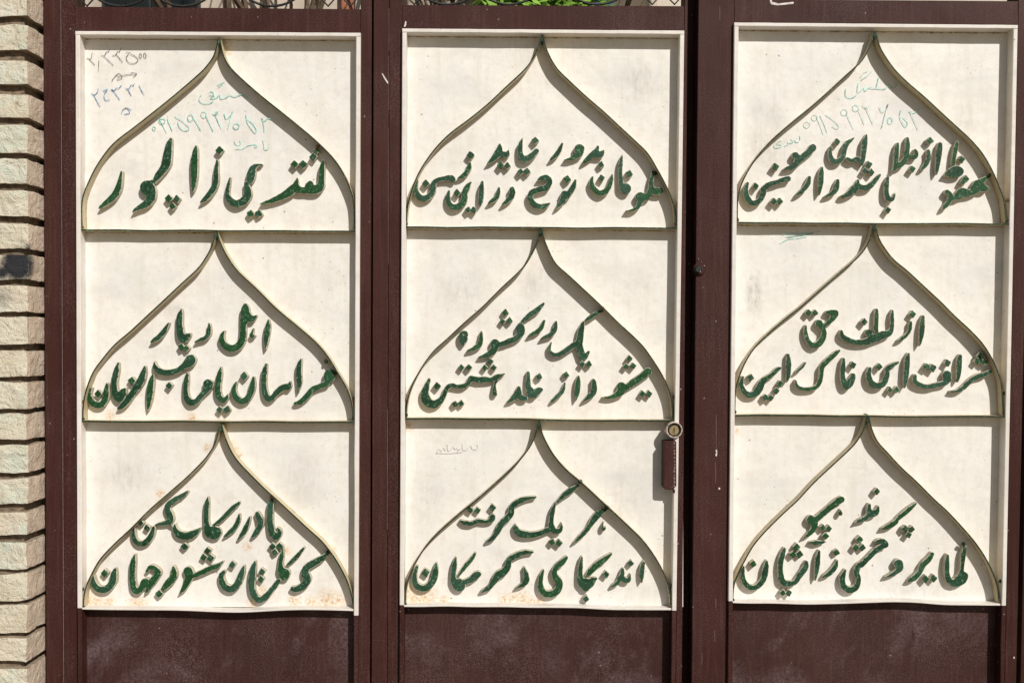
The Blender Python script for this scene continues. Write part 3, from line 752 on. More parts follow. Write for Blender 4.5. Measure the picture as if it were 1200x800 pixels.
def jitter(pts, a, seed):
    return [(x + a*noise.noise(Vector((x*.05, y*.05, seed)))*2, y + a*noise.noise(Vector((x*.05, y*.05, seed+9)))*2) for x, y in pts]
def edge_poly(xa, xb, y0, y1, n=14):
    """polygon between two leaning edges (x0,x1 pairs) from y0 to y1, sampled so that edges can wander"""
    L = [(X(*xa, lerp(y0, y1, i/n)), lerp(y0, y1, i/n)) for i in range(n+1)]
    R = [(X(*xb, lerp(y0, y1, i/n)), lerp(y0, y1, i/n)) for i in range(n+1)]
    return L + R[::-1]
def hpoly(x0, x1, top, bot, n=14):
    T_ = [(lerp(x0, x1, i/n), lerp(top[0], top[1], i/n)) for i in range(n+1)]
    B_ = [(lerp(x0, x1, i/n), lerp(bot[0], bot[1], i/n)) for i in range(n+1)]
    return T_ + B_[::-1]
def sheet(name, parent, x0, x1, y0a, y0b, y1a, y1b, mat, amp, seed, nx=22, ny=16, grp=None):
    """slightly buckled steel sheet at depth 0"""
    vs = []; fs = []
    for j in range(ny+1):
        for i in range(nx+1):
            u, v = i/nx, j/ny
            x = lerp(x0, x1, u); y = lerp(lerp(y0a, y0b, u), lerp(y1a, y1b, u), v)
            p = P(x, y, 0)
            b_ = noise.noise(Vector((x*.011, y*.013, seed)))*amp*(min(u, 1-u, v, 1-v)*5 if min(u, 1-u, v, 1-v) < .2 else 1)
            vs.append((p.x, -b_*S, p.z))
    for j in range(ny):
        for i in range(nx):
            a = j*(nx+1) + i; fs.append((a, a+nx+1, a+nx+2, a+1))
    n0 = len(vs)
    back = [P(x0, y0a, 0), P(x1, y0b, 0), P(x1, y1b, 0), P(x0, y1a, 0)]
    for p in back: vs.append((p.x, .0025, p.z))
    fs.append((n0, n0+1, n0+2, n0+3))
    me = bpy.data.meshes.new(name); me.from_pydata(vs, [], fs)
    for f in me.polygons: f.use_smooth = True
    return me
def base(px, py, d):
    k = (F - d) / F
    return CX + (px-CX)*k, CY + (py-CY)*k

ROWN = ['top', 'middle', 'bottom']
leaf_label = [
 ('brown gate leaf with cream panels beside the brick wall, grey and teal scribbles on top', ),
 ('brown steel gate leaf with cream panels that carries the brass lock cylinder and latch box', ),
 ('brown gate leaf with cream panels, rightmost of the three, a bolt on its stile', )]
row_label = {
 (0,0): 'cream panel with one line of green letters and teal, grey and blue pen scribbles',
 (0,1): 'cream panel with two lines of green letters', (0,2): 'cream panel with two lines of green letters and rust spots along its bottom',
 (1,0): 'cream panel with green letters reaching high under the arch', (1,1): 'cream panel with green letters and a long slanting stroke under the arch',
 (1,2): 'cream panel with green letters and orange rust stains near its bottom edge',
 (2,0): 'cream panel with green letters and faint teal pen writing above them', (2,1): 'cream panel with green letters and a teal pen scribble in the upper corner',
 (2,2): 'cream panel with green letters and no pen marks'}
LEAFOBJ = []; PANEL = {}
for li, L in enumerate(LEAF):
    cxm = (X(*L['out'], 600) + X(*L['outR'], 600)) / 2
    bx = (cxm - CX) * S
    leaf = empty('gate_leaf', (bx, 0, ZC - (BOTY-CY)*S))
    tag(leaf, leaf_label[li][0], 'gate leaf', 'leaves of the brown and cream gate')
    LEAFOBJ.append(leaf)
    def add(name, contour, d, mats, bevel=.5, back=-20.0, **kw):
        return part(name, prism_mesh(name, [contour], d, bevel, back, **kw), leaf, mats)
    # stiles and rails of square tube
    if li == 1:
        add('stile', edge_poly(L['out'], (455.7, 453.5), TOPY, BOTY), D_STILE, ['brown'], .6, side=0)
        add('stile', edge_poly((456.1, 453.9), L['lipL'], TOPY, BOTY), D_STILE-.35, ['brown'], .6, side=0)
    else:
        add('stile', edge_poly(L['out'], L['lipL'], TOPY, BOTY), D_STILE-(.5 if li == 0 else 0), ['brown'], .6, side=0)
    add('stile', edge_poly(L['lipR'], L['outR'], TOPY, BOTY), D_STILE-.2, ['brown'], .6, side=0)
    xl0, xr0 = X(*L['lipL'], 20), X(*L['lipR'], 20)
    add('rail', hpoly(xl0+.1, xr0-.1, L['rail'], L['topY']), D_STILE-.15, ['brown'], .5, side=0)
    add('rail', hpoly(X(*L['lipL'], TOPY)+.1, X(*L['lipR'], TOPY)-.1, (TOPY, TOPY), (TOPY+22, TOPY+22)), D_STILE-.1, ['brown'], .5, side=0)
    add('rail', hpoly(X(*L['lipL'], BOTY)+.1, X(*L['lipR'], BOTY)-.1, (BOTY-26, BOTY-26), (BOTY, BOTY)), D_STILE-.1, ['brown'], .5, side=0)
    # the flat bar lip that frames the panels: cream down to the last panel, brown below
    yb = L['bot'][0][1]; yb2 = L['bot'][-1][1]
    tl, tr = L['topY']
    lipLo = lambda y: X(*L['lipL'], y); lipRo = lambda y: X(*L['lipR'], y)
    def side_lip(xf, sgn, y0, y1, mat, nm, dd=0.0):
        n = 26
        A = [(xf(lerp(y0, y1, i/n)), lerp(y0, y1, i/n)) for i in range(n+1)]
        B = [(xf(lerp(y0, y1, i/n)) + sgn*(LW + .5*noise.noise(Vector((0, i*.5, li*5+sgn)))), lerp(y0, y1, i/n)) for i in range(n+1)]
        return add(nm, A + B[::-1], D_LIP+dd, [mat], .7, side=0)
    side_lip(lipLo, 1, tl + LW*.9, yb - 2, 'cream_lip', 'frame_lip')
    side_lip(lipRo, -1, tr + LW*.9, yb2 + (5 if li == 0 else 0), 'cream_lip', 'frame_lip', .1)
    side_lip(lipLo, 1, yb - 1.9, BOTY - 27, 'brown', 'lower_lip', -.3)
    side_lip(lipRo, -1, yb2 + (5.1 if li == 0 else .1), BOTY - 27, 'brown', 'lower_lip', -.3)
    n = 26
    T_ = [(lerp(lipLo(tl), lipRo(tr), i/n), lerp(tl, tr, i/n)+.25*noise.noise(Vector((i*.6, li, 3)))) for i in range(n+1)]
    B_ = [(x, y + LW*.88 + .3*noise.noise(Vector((x*.04, li, 7)))) for x, y in T_]
    add('frame_lip', T_ + B_[::-1], D_LIP+.05, ['cream_lip'], .7, side=0)
    # text panels
    ys = [(tl+1, tr+1)] + L['bars'] + [(yb-1, yb2-1)]
    for r in range(3):
        x0 = base(lipLo(300)-2, 0, 12)[0]; x1 = base(lipRo(300)+4, 0, 12)[0]
        t0, t1 = ys[r]; b0, b1 = ys[r+1]
        if r == 0: t0 -= 2; t1 -= 2
        f = lambda y: base(0, y, D_BAR)[1]
        me = sheet('text_panel', leaf, x0, x1, f(t0)+(.3 if r else 0), f(t1)+(.3 if r else 0), f(b0), f(b1), 'cream', 1.0, li*3.1+r*7.7)
        pn = part('text_panel', me, leaf, ['cream'])
        pn['label'] = row_label[(li, r)]
        PANEL[(li, r)] = pn
    # cross bars: thin green edge, cream sides
    for r in range(2):
        ya, yb_ = L['bars'][r]
        xa, xb = lipLo(ya)+LW*1.0, lipRo(yb_)-LW*1.0
        c = ribbon([(lerp(xa, xb, t), lerp(ya, yb_, t)) for t in (0, .25, .5, .75, 1)], 2.0, 6, .5, li*7+r)
        part('crossbar', prism_mesh('crossbar', [c], D_BAR, .15, -1.2, bev=0), leaf, ['green_edge', 'cream_side'])
    bp = [(lipLo(yb)+LW*.9, L['bot'][0][1])] + L['bot'][1:-1] + [(lipRo(yb2)-LW, L['bot'][-1][1])]
    c = ribbon([(x, y - 1.2) for x, y in bp], 2.4, 5, .5, li*3+1)
    part('crossbar', prism_mesh('crossbar', [c], D_BAR+.2, .5, -1.2), leaf, ['cream_lip', 'cream_lip'])
    # weld beads along the upper joints, rust showing through
    for r in range(3):
        if r == 0: ya, yb_, d0 = tl + LW*.88, tr + LW*.88, D_LIP
        else: ya, yb_ = L['bars'][r-1]; ya += .9; yb_ += .9; d0 = D_BAR
        xa, xb = lipLo(ya)+LW, lipRo(yb_)-LW
        vs = []; fs = []; n = 150
        for i in range(n+1):
            u = i/n
            px_, py_ = base(lerp(xa, xb, u), lerp(ya, yb_, u), d0)
            w = .75 + .8*noise.noise(Vector((u*34, r*3.3, li*4.1))) + .35*noise.noise(Vector((u*90, r, li)))
            w = max(.12, w)
            for (dy, dz) in ((-.6, w*1.3), (w*.8, w*.9), (w*1.2, -.4)):
                p = P(px_, py_ + dy, 0); vs.append((p.x, -dz*S, p.z))
        for i in range(n):
            for k in range(2):
                a = i*3+k; fs.append((a, a+1, a+4, a+3))
        me = bpy.data.meshes.new('weld_bead'); me.from_pydata(vs, [], fs)
        part('weld_bead', me, leaf, ['weld_cream'] if 'weld_cream' in M else ['weld'])
    # brown lower sheet
    f = lambda y: base(0, y, D_BAR)[1]
    me = sheet('lower_panel', leaf, base(lipLo(800)-2, 0, 12)[0], base(lipRo(800)+4, 0, 12)[0], f(yb)+.3, f(yb2)+.3, BOTY-20, BOTY-20, 'brown_sheet', 1.6, li*5.5+2, 24, 26)
    part('lower_panel', me, leaf, ['brown_sheet'])

# arches
for (li, r), (org, Lp, Lf, Rp, Rf) in ARCH.items():
    leaf, pn = LEAFOBJ[li], PANEL[(li, r)]
    ox, oy, sc = org
    sp_ = .35
    for side_, (pts, foot) in enumerate(((Lp, Lf), (Rp, Rf))):
        q = [(ox + x/sc, oy + y/sc) for x, y in pts] + [foot]
        c = ribbon(q, 1.65, 4, 0)
        part('arch_strip', prism_mesh('arch_strip', [c], D_BAR - .25 - .12*side_, .15, -1.2, bev=0), pn, ['green_edge', 'cream_side'])
    # blob of weld under green paint where the two branches meet the bar
    ax, ay = ox + (Lp[0][0]+Rp[0][0])/2/sc, oy + Lp[0][1]/sc
    c = [(ax + (2.1+.5*math.sin(3*t+li))*math.cos(t), ay + 3 + (5.2+.8*math.cos(2*t+r))*math.sin(t)) for t in [k*.4488 for k in range(14)]]
    part('weld', prism_mesh('weld', [c], D_BAR-.9, .9, -1, drop=2.5), pn, ['green', 'green'])

# tack welds: arch feet to cross bar and frame, and the places where a stroke was tacked to an arch
TACK = [(0, 0, 372.5, 172), (0, 1, 382, 423.5), (0, 1, 394, 436), (0, 2, 318, 582), (0, 2, 385, 646), (1, 0, 768, 203), (1, 1, 706, 361.5),
        (1, 2, 680, 564), (1, 2, 711.5, 594), (2, 0, 1162, 203.5), (2, 1, 1150, 417), (2, 2, 1129, 637)]
for (li, r), (org, Lp, Lf, Rp, Rf) in ARCH.items():
    TACK += [(li, r, Lf[0] + .6, Lf[1] - 2.2), (li, r, Rf[0] - .2, Rf[1] - 2.6), (li, r, Lf[0] - .6, Lf[1] - 22), (li, r, Rf[0] + 1.2, Rf[1] - 26)]
for k, (li, r, x, y) in enumerate(TACK):
    bm = bmesh.new()
    foot = k >= 12
    bmesh.ops.create_icosphere(bm, subdivisions=3, radius=1)
    for v in bm.verts:
        v.co *= 1 + .35*noise.noise(v.co*1.7 + Vector((k, 0, 0)))
        p = P(x, y, (D_BAR - 2.2) if foot else D_LET)
        v.co = p + Vector((v.co.x*(1.5 if foot else 2.4), v.co.y*2.2, v.co.z*(2.1 if foot else 2.4)))*S
    me = bpy.data.meshes.new('weld'); bm.to_mesh(me); bm.free()
    part('weld', me, PANEL[(li, r)], ['green_edge' if k % 3 else 'weld'])

# letters
cnt = 0
for li, r, ox, oy, letters, dots in TEXT:
    pn = PANEL[(li, r)]
    for s_ in letters:
        cnt += 1
        strokes = []
        for st in s_.split(';'):
            pts = [tuple(float(v) for v in t.split(',')) for t in st.split()]
            pts = [(ox + a/8, oy + b_/8, w/8*1.0) for a, b_, w in pts]
            if len(pts) == 1: pts = pts + [(pts[0][0]+.3, pts[0][1]+.3, pts[0][2])]
            strokes.append(pts)
        loops = outline(strokes, seed=cnt)
        used = set(); objs = []
        for i, A in enumerate(loops):
            if i in used: continue
            holes = [j for j in range(i+1, len(loops)) if j not in used and inside(loops[j][0], loops[i])]
            used.update(holes); used.add(i)
            objs.append([loops[i]] + [loops[j] for j in holes])
        sx, sy = rnd()*20, rnd()*20
        fn = lambda x, y: 0
        d = D_LET + .25*(rnd()-.5) + (cnt % 5)*.03
        mesh = None
        for cts in objs:
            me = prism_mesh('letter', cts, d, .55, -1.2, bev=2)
            if mesh is None: mesh = me
            else:
                bm = bmesh.new(); bm.from_mesh(mesh); bm.from_mesh(me); bm.to_mesh(mesh); bm.free()
        part('letter', mesh, pn, ['green_bright' if rnd() < .2 else 'green', 'letter_shade', 'chipped_glint'])
    vals = [t.split(',') for t in dots.split()]
    for a, b_, h in vals:
        x, y, h = ox + float(a)/8, oy + float(b_)/8, float(h)/8*.94
        t0 = rnd()*.5 - .25 + .785*0
        pts = []
        for k in range(4):
            t = t0 + k*math.pi/2
            rr = h * (1 + .12*(rnd()-.5))
            for dt in (-.13, .13):
                pts.append((x + rr*.94*math.cos(t+dt), y + rr*math.sin(t+dt)))
        part('letter_dot', prism_mesh('letter_dot', [pts], D_LET + .4*(rnd()-.5), .6, -1.2, bev=2), pn, ['green' if rnd() < .6 else 'green_bright', 'letter_shade', 'chipped_glint'])

# pen scribbles, a thin coat of ink on the panels
for li, r, (ox, oy, sc), w, mat, strokes in PEN:
    for st in strokes:
        vs = []; fs = []
        c = catmull([(ox + x/sc, oy + y/sc, 1) for x, y in st], .6)[:, :2]
        if len(c) < 2: continue
        t = np.gradient(c, axis=0); t /= np.maximum(np.hypot(t[:, 0], t[:, 1]), 1e-6)[:, None]
        nn = np.stack([-t[:, 1], t[:, 0]], 1)
        b0 = len(vs)
        for i, (p, q) in enumerate(zip(c, nn)):
            ww = w*(.82 + .5*noise.noise(Vector((p[0]*.4, p[1]*.4, 5))))
            for sg in (-.5, .5):
                v = P(p[0] + q[0]*ww*sg, p[1] + q[1]*ww*sg, 0); vs.append((v.x, -.0022, v.z))
        for i in range(len(c)-1):
            a = b0 + i*2; fs.append((a, a+1, a+3, a+2))
        me = bpy.data.meshes.new('pen_stroke'); me.from_pydata(vs, [], fs)
        part('pen_stroke', me, PANEL[(li, r)], [mat])

# ------------------------------------------------------------------ lock, latch box, bolt, chips
def disc(x, y, r0, d, back, mats, name, parent, n=28, hole=0, bevel=.5, **kw):
    c = [[(x + r0*math.cos(t*6.2832/n), y + r0*math.sin(t*6.2832/n)) for t in range(n)]]
    if hole: c.append([(x + hole*math.cos(-t*6.2832/n), y + hole*math.sin(-t*6.2832/n)) for t in range(n)])
    return part(name, prism_mesh(name, c, d, bevel, back, **kw), parent, mats)
l2 = LEAFOBJ[1]
lock = disc(790.3, 503.6, 9.7, 21.5, 0, ['collar'], 'lock_collar', l2, hole=8.0, side=0)
disc(790.3, 503.6, 8.05, 19.0, 0, ['black'], 'lock_recess', lock, hole=6.1, side=0)
cyl = disc(790.0, 504.2, 6.0, 22.0, 0, ['brass'], 'lock_cylinder', lock, side=0, bevel=.9)
part('keyway', prism_mesh('keyway', [[(789.2, 501.2), (790.6, 501.2), (790.6, 503.4), (790.2, 507.0), (789.5, 507.0), (789.2, 503.4)]], 22.25, .1, 21), cyl, ['black', 'black'])
lb = part('latch_box', prism_mesh('latch_box', [[(777.9, 517.5), (779, 516.4), (791.5, 516.4), (792.6, 517.5), (792.8, 569), (789, 573.8), (779.4, 573.2), (777.7, 571.4)]], 19.5, .7, 0, side=0), l2, ['brown'])
# weld drops down the edge of the latch box
vs = []; fs = []
bm = bmesh.new()
for k in range(13):
    y = 519 + k*4.15 + rnd(); p = P(790.2 + .5*(rnd()-.5), y, 19.3)
    bmesh.ops.create_icosphere(bm, subdivisions=2, radius=(1.25 + .5*rnd())*S, matrix=Matrix.Translation(p) @ Matrix.Diagonal((.8, .55, 1.25, 1)))
me = bpy.data.meshes.new('weld_seam'); bm.to_mesh(me); bm.free()
part('weld_seam', me, lb, ['weld_brown'] if 'weld_brown' in M else ['brown'])
# lower pin hanging under the latch box
part('latch_pin', prism_mesh('latch_pin', [[(788.6, 573.6), (791.4, 573.6), (791.0, 577.4), (789.2, 577.4)]], 18, .4, 12, side=0), lb, ['brown'])
l3 = LEAFOBJ[2]
kn = disc(820.0, 315.0, 7.2, 15.0, -5, ['brown'], 'bolt_plate', l3, side=0, bevel=1.0, n=22)
b_ = disc(819.0, 315.5, 4.4, 27.0, 10, ['black'], 'bolt_end', kn, side=0, bevel=1.2, n=18)
bm = bmesh.new()
for (x, y, d, r_) in ((825.3, 311.6, 14.8, .9), (820.7, 318.4, 27.2, .9), (818.5, 303.8, 12.6, .8), (822.0, 306.6, 14.4, .5)):
    bmesh.ops.create_icosphere(bm, subdivisions=2, radius=r_*S, matrix=Matrix.Translation(P(x, y, d)))
me = bpy.data.meshes.new('bare_metal_spot'); bm.to_mesh(me); bm.free()
part('bare_metal_spot', me, kn, ['steel'])

def chip(parent, pts, d=D_STILE):
    part('paint_chip', prism_mesh('paint_chip', [pts], d + .12, .05, d - .5), parent, ['chip', 'chip'])
chip(LEAFOBJ[1], [(447.2, 86.0), (448.4, 86.2), (450.6, 89.8), (455.0, 96.8), (454.4, 98.6), (450.0, 92.0)])
chip(LEAFOBJ[1], [(475.2, 24.6), (476.3, 26.0), (476.0, 29.6), (474.6, 31.8), (473.4, 31.6), (474.2, 28.4)], D_STILE-.1)
chip(LEAFOBJ[2], [(902.0, -2), (904.0, -2), (904.6, 2.4), (912, 4.4), (930, 2.4), (930, 4.8), (912, 6.6), (904.0, 5.6), (902.4, 3)], D_STILE-.1)
chip(LEAFOBJ[2], [(838.4, 527.2), (840.2, 526.4), (840.6, 530), (840.0, 534.8), (838.2, 533.6), (839.2, 530)])
chip(LEAFOBJ[2], [(842.0, 571.2), (843.8, 571.0), (844.0, 573.2), (842.2, 573.4)])
chip(LEAFOBJ[2], [(1187.6, 769), (1189.0, 769), (1189.2, 771), (1187.8, 771.2)])
# fine pale lines on the stiles: painted seam edge highlights, and scratches
bm = bmesh.new()
for (x, y0, y1, leaf_i) in ((839.0, 486, 528, 2), (840.0, 530, 562, 2), (456.0, 12, 60, 1), (455.0, 60, 320, 1), (838.5, 702, 716, 2), (840, 720, 750, 2), (829, 762, 776, 2), (844, 10, 26, 2)):
    pass
bm.free()
for li_, segs in ((1, [(455.8, 10, 60), (455.5, 66, 130), (454.9, 150, 310), (454.0, 480, 620)]), (2, [(839.2, 486, 526), (838.6, 542, 566), (843.5, 8, 24), (838.8, 700, 712), (837.6, 738, 752), (822.5, 764, 778)])):
    for (x, y0, y1) in segs:
        pts = [(x-.16, y0), (x+.16, y0), (x+.3, (y0+y1)/2), (x+.16, y1), (x-.12, y1), (x-.05, (y0+y1)/2)]
        part('scratch_glint', prism_mesh('scratch_glint', [pts], D_STILE+.06, .02, D_STILE-.5), LEAFOBJ[li_], ['scuff_glint', 'scuff_glint'])

# ------------------------------------------------------------------ ironwork above the rails
def tube(name, pts3, r, parent, mat, n=8, closed=False):
    vs = []; fs = []
    m_ = len(pts3)
    for i, p in enumerate(pts3):
        a = pts3[(i-1) % m_] if (i or closed) else p
        b__ = pts3[(i+1) % m_] if (i < m_-1 or closed) else p
        t = (b__ - a).normalized()
        u = t.cross(Vector((0, 1, .01))).normalized(); w = t.cross(u)
        for k in range(n):
            an = k*2*math.pi/n
            vs.append(p + (u*math.cos(an) + w*math.sin(an))*r)
    for i in range(m_ if closed else m_-1):
        for k in range(n):
            a = i*n+k; b__ = i*n+(k+1) % n; c = ((i+1) % m_)*n+(k+1) % n; d = ((i+1) % m_)*n+k
            fs.append((a, b__, c, d))
    me = bpy.data.meshes.new(name); me.from_pydata([tuple(v) for v in vs], [], fs)
    for f in me.polygons: f.use_smooth = True
    return part(name, me, parent, [mat])
def arc(cx_, cy_, rx, ry, a0, a1, n=28, d=4):
    return [P(cx_ + rx*math.cos(math.radians(lerp(a0, a1, i/n))), cy_ - ry*math.sin(math.radians(lerp(a0, a1, i/n))), d) for i in range(n+1)]
for li, L in enumerate(LEAF):
    leaf = LEAFOBJ[li]
    xl, xr = X(*L['lipL'], 0), X(*L['lipR'], 0)
    yr = L['rail'][0] + 1
    wd = xr - xl
    for k in range(3):           # big C scrolls whose bellies rest on the rail
        cx_ = xl + wd*(.10, .36, .66)[k] + (20, 6, 10)[k]
        tube('scroll', arc(cx_, yr - 46, 46, 44.5, -200 + k*20, 20 + k*10), 1.5*S, leaf, 'iron')
    for k, x in enumerate((xr - 38, xr - 12, xl + 14)):      # small diamonds
        tube('twisted_bar', [P(x - 14, yr - 16, 4), P(x, yr - 1.5, 4), P(x + 13, yr - 16, 4), P(x, yr - 32, 4)], 1.25*S, leaf, 'iron', 8, True)
    for k in range(9):
        x = xl + wd*(k+.5)/9
        tube('baluster', [P(x, TOPY+24, -2), P(x, -60, -2)], 1.5*S, leaf, 'iron')
    tube('grille_ring', arc(xl + wd*.5, -70, 26, 26, 0, 360), 1.5*S, leaf, 'iron')

# ------------------------------------------------------------------ fixed frame round the gate
fr = empty('gate_surround', ((625-CX)*S, 0.02, ZC - (BOTY-CY)*S))
tag(fr, 'fixed brown steel post and lintel that hold the gate leaves beside the brick wall', 'gate surround')
def fadd(name, c, d, back=-22, bev=.6):
    return part(name, prism_mesh(name, [c], d, bev, back, side=0), fr, ['brown'])
fadd('jamb', edge_poly((50.8, 53.8), (71.7, 74.7), TOPY-30, BOTY+30), D_STILE)
fadd('jamb', edge_poly((1212.4, 1197.0), (1236, 1222), TOPY-30, BOTY+30), D_STILE)
fadd('lintel', hpoly(71.9, 1212.2, (TOPY-30, TOPY-30), (TOPY-4, TOPY-4)), D_STILE-.1)
# rebate plates behind the gaps between the leaves
for a, b_, d in (((430, 428), (446, 444), -22.2), ((800, 794), (824, 817), -22.2), ((1202, 1187), (1218, 1203), -22.2), ((66, 69), (80, 83), -22.2)):
    part('rebate_plate', prism_mesh('rebate_plate', [edge_poly(a, b_, TOPY-3, BOTY)], d, .2, -26, side=0), LEAFOBJ[0] if a[0] < 500 and a[0] > 100 else (LEAFOBJ[2] if 700 < a[0] < 900 else fr), ['brown'])

# ------------------------------------------------------------------ brick walls
courses = [(-12, 18.7), (30, 59), (70.3, 99), (110, 138), (146.3, 179), (186, 215), (223, 253), (262, 291), (298, 327.5), (335, 366), (371, 403),
           (411, 441.3), (447.3, 479), (485, 514.5), (521, 553.5), (560.5, 590.5), (599.5, 627), (635, 667), (672, 703.3), (709, 742), (747.5, 775), (782, 815)]
while courses[-1][1] < 1150:
    a = courses[-1][1] + 7; courses.append((a, a + 30))
while courses[0][0] > -300:
    b_ = courses[0][0] - 9; courses.insert(0, (b_ - 30, b_))
DF = 52
def brick_mesh(w, dpt, h, seed, lod, round_=.6):
    bm = bmesh.new()
    bmesh.ops.create_cube(bm, size=1)
    for v in bm.verts: v.co = Vector((v.co.x*w, v.co.y*dpt, v.co.z*h))
    if lod:
        bmesh.ops.subdivide_edges(bm, edges=bm.edges[:], cuts=13, use_grid_fill=True)
        bv = h*.025
        for e in bm.edges:
            if len(e.link_faces) == 2 and e.calc_face_angle(0) > .6: e.smooth = False
        for v in bm.verts:
            c = v.co
            # round the corners of the block
            q = Vector((max(-w/2+bv, min(w/2-bv, c.x)), max(-dpt/2+bv, min(dpt/2-bv, c.y)), max(-h/2+bv, min(h/2-bv, c.z))))
            dd = c - q
            if dd.length > 1e-7: c = q + dd.normalized()*bv
            k = Vector((c.x*26+seed*9.1, c.y*26, c.z*26))
            c = c + Vector((noise.noise(k), noise.noise(k+Vector((7, 3, 1))), noise.noise(k+Vector((1, 9, 5)))))*.0026
            k2 = k*3.2
            c = c + Vector((noise.noise(k2), noise.noise(k2+Vector((7, 3, 1))), noise.noise(k2+Vector((1, 9, 5)))))*.0014
            # sag along the lower and upper edge
            c.z += .0022*noise.noise(Vector((c.x*15+seed*3, seed, 1 if c.z > 0 else 5)))
            v.co = c
    else:
        bmesh.ops.bevel(bm, geom=bm.edges[:], offset=h*.05, segments=1, affect='EDGES')
    me = bpy.data.meshes.new('brick'); bm.to_mesh(me); bm.free()
    for f in me.polygons: f.use_smooth = bool(lod)
    return me
def wall(x_edge, sgn, label, grp):
    """brick pier whose corner stands at x_edge on its front face; sgn -1: it runs to the left"""
    c0 = P(x_edge, 400, DF)
    Y1 = -DF*S; Y2 = 24*S
    w_tot = .78
    root = empty('brick_wall', (c0.x + sgn*w_tot/2, (Y1+Y2)/2, 0))
    tag(root, label, 'wall', grp)
    k = (F-DF)/F
    zt = ZC - (courses[0][0]-CY)*S*k; zb = 0.0
    rec = .013
    ms = bpy.data.meshes.new('mortar'); bm = bmesh.new(); bmesh.ops.create_cube(bm, size=1)
    # fine mesh, so that the raked joints are not flat
    bmesh.ops.subdivide_edges(bm, edges=bm.edges[:], cuts=30, use_grid_fill=True)
    for v in bm.verts:
        v.co = Vector((v.co.x*(w_tot-2*rec), v.co.y*(Y2-Y1-2*rec), v.co.z*(zt-zb-.01)))
        v.co += Vector((noise.noise(v.co*30), noise.noise(v.co*30+Vector((5, 5, 5))), 0))*.003
    bm.to_mesh(ms); bm.free()
    o = link('mortar', ms, root, ['mortar']); o.location = (0, 0, (zt+zb)/2)
    dpt = Y2 - Y1
    low = {}
    for ci, (a, b__) in enumerate(courses):
        z0 = ZC - (b__-CY)*S*k; z1 = ZC - (a-CY)*S*k
        if z0 < 0: continue
        h = z1 - z0
        xs = [.0, .205, .42, .635, .78] if ci % 2 == 0 else [.0, .10, .315, .53, .745, .78]
        for bi in range(len(xs)-1):
            wb = xs[bi+1] - xs[bi] - (.008 if bi < len(xs)-2 else 0)
            near_ = bi == 0 and sgn < 0 and a > -60 and b__ < 830
            if near_ : me = brick_mesh(wb, dpt, h, ci*1.37, True)
            else:
                key = (round(wb, 3), round(h, 3))
                me = low.get(key)
                if me is None: me = low[key] = brick_mesh(wb, dpt, h, 0, False)
            o = bpy.data.objects.new('brick', me); COL.objects.link(o)
            if not me.materials: me.materials.append(M['brick'])
            o.parent = root
            jx = (rnd()-.5)*.0035; jy = (rnd()-.5)*.004; jr = (rnd()-.5)*.014
            xc = sgn*(xs[bi] + wb/2) - sgn*w_tot/2 + (jx if near_ else 0)
            o.location = (xc, jy, (z0+z1)/2); o.rotation_euler = (0, jr if near_ else 0, jr*.8 if near_ else 0)
    # coping
    cp = bpy.data.meshes.new('coping'); bm = bmesh.new(); bmesh.ops.create_cube(bm, size=1)
    for v in bm.verts: v.co = Vector((v.co.x*(w_tot+.06), v.co.y*(dpt+.08), v.co.z*.07))
    bmesh.ops.bevel(bm, geom=bm.edges[:], offset=.008, segments=2, affect='EDGES'); bm.to_mesh(cp); bm.free()
    o = link('coping', cp, root, ['render']); o.location = (0, 0, zt+.036)
    return root
wall(32.2, -1, 'cream painted brick wall with a black soot smudge at the left edge of the gate', 'brick piers beside the gate')
wall(1262, 1, 'plain cream painted brick pier beyond the far right post of the gate', 'brick piers beside the gate')

# ------------------------------------------------------------------ ground
def slab(name, x0, x1, y0, y1, z, mat, kind='structure', cuts=0):
    me = bpy.data.meshes.new(name)
    me.from_pydata([(x0, y0, z), (x1, y0, z), (x1, y1, z), (x0, y1, z)], [], [(0, 1, 2, 3)])
    o = link(name, me, None, [mat]); o['kind'] = kind; return o
slab('ground', -600, 600, -600, 600, -.15, 'paving')
slab('street', -200, 200, -9.0, -2.9, -.146, 'asphalt')
me = bpy.data.meshes.new('pavement'); bm = bmesh.new(); bmesh.ops.create_cube(bm, size=1)
for v in bm.verts: v.co = Vector((v.co.x*80, v.co.y*3.4 - 1.2, v.co.z*.145 - .0725))
bmesh.ops.bevel(bm, geom=bm.edges[:], offset=.01, segments=2, affect='EDGES'); bm.to_mesh(me); bm.free()
o = link('pavement', me, None, ['paving']); o['kind'] = 'structure'

# ------------------------------------------------------------------ courtyard behind the gate
def box(name, a, b_, mat, parent, bevel=.01):
    bm = bmesh.new(); bmesh.ops.create_cube(bm, size=1)
    for v in bm.verts:
        v.co = Vector([(a[i]+b_[i])/2 + v.co[i]*(b_[i]-a[i]) for i in range(3)])
    if bevel: bmesh.ops.bevel(bm, geom=bm.edges[:], offset=bevel, segments=1, affect='EDGES')
    me = bpy.data.meshes.new(name); bm.to_mesh(me); bm.free()
    return part(name, me, parent, [mat])
def at(px, y): # world x of the line of sight through px at distance y behind the gate
    return (px-CX)*S*(y+DIST)/DIST
Yh = 5.0
xa, xb = at(40, Yh), at(566, Yh)
house = empty('courtyard_house', ((xa+xb)/2, Yh+1.5, 0))
tag(house, 'beige rendered house with a dark window seen through the grille above the gate', 'house')
box('wall', (xa-1.5, Yh, -.14), (xb, Yh+3.5, 5.6), 'render', house, .02)
box('stone_band', (at(474, Yh)+.02, Yh-.05, 2.2), (xb-.02, Yh-.002, 4.4), 'stone', house, .01)
box('clay_pilaster', (at(401, Yh), Yh-.07, -.13), (at(417.5, Yh), Yh-.002, 4.6), 'redbrick', house, .01)
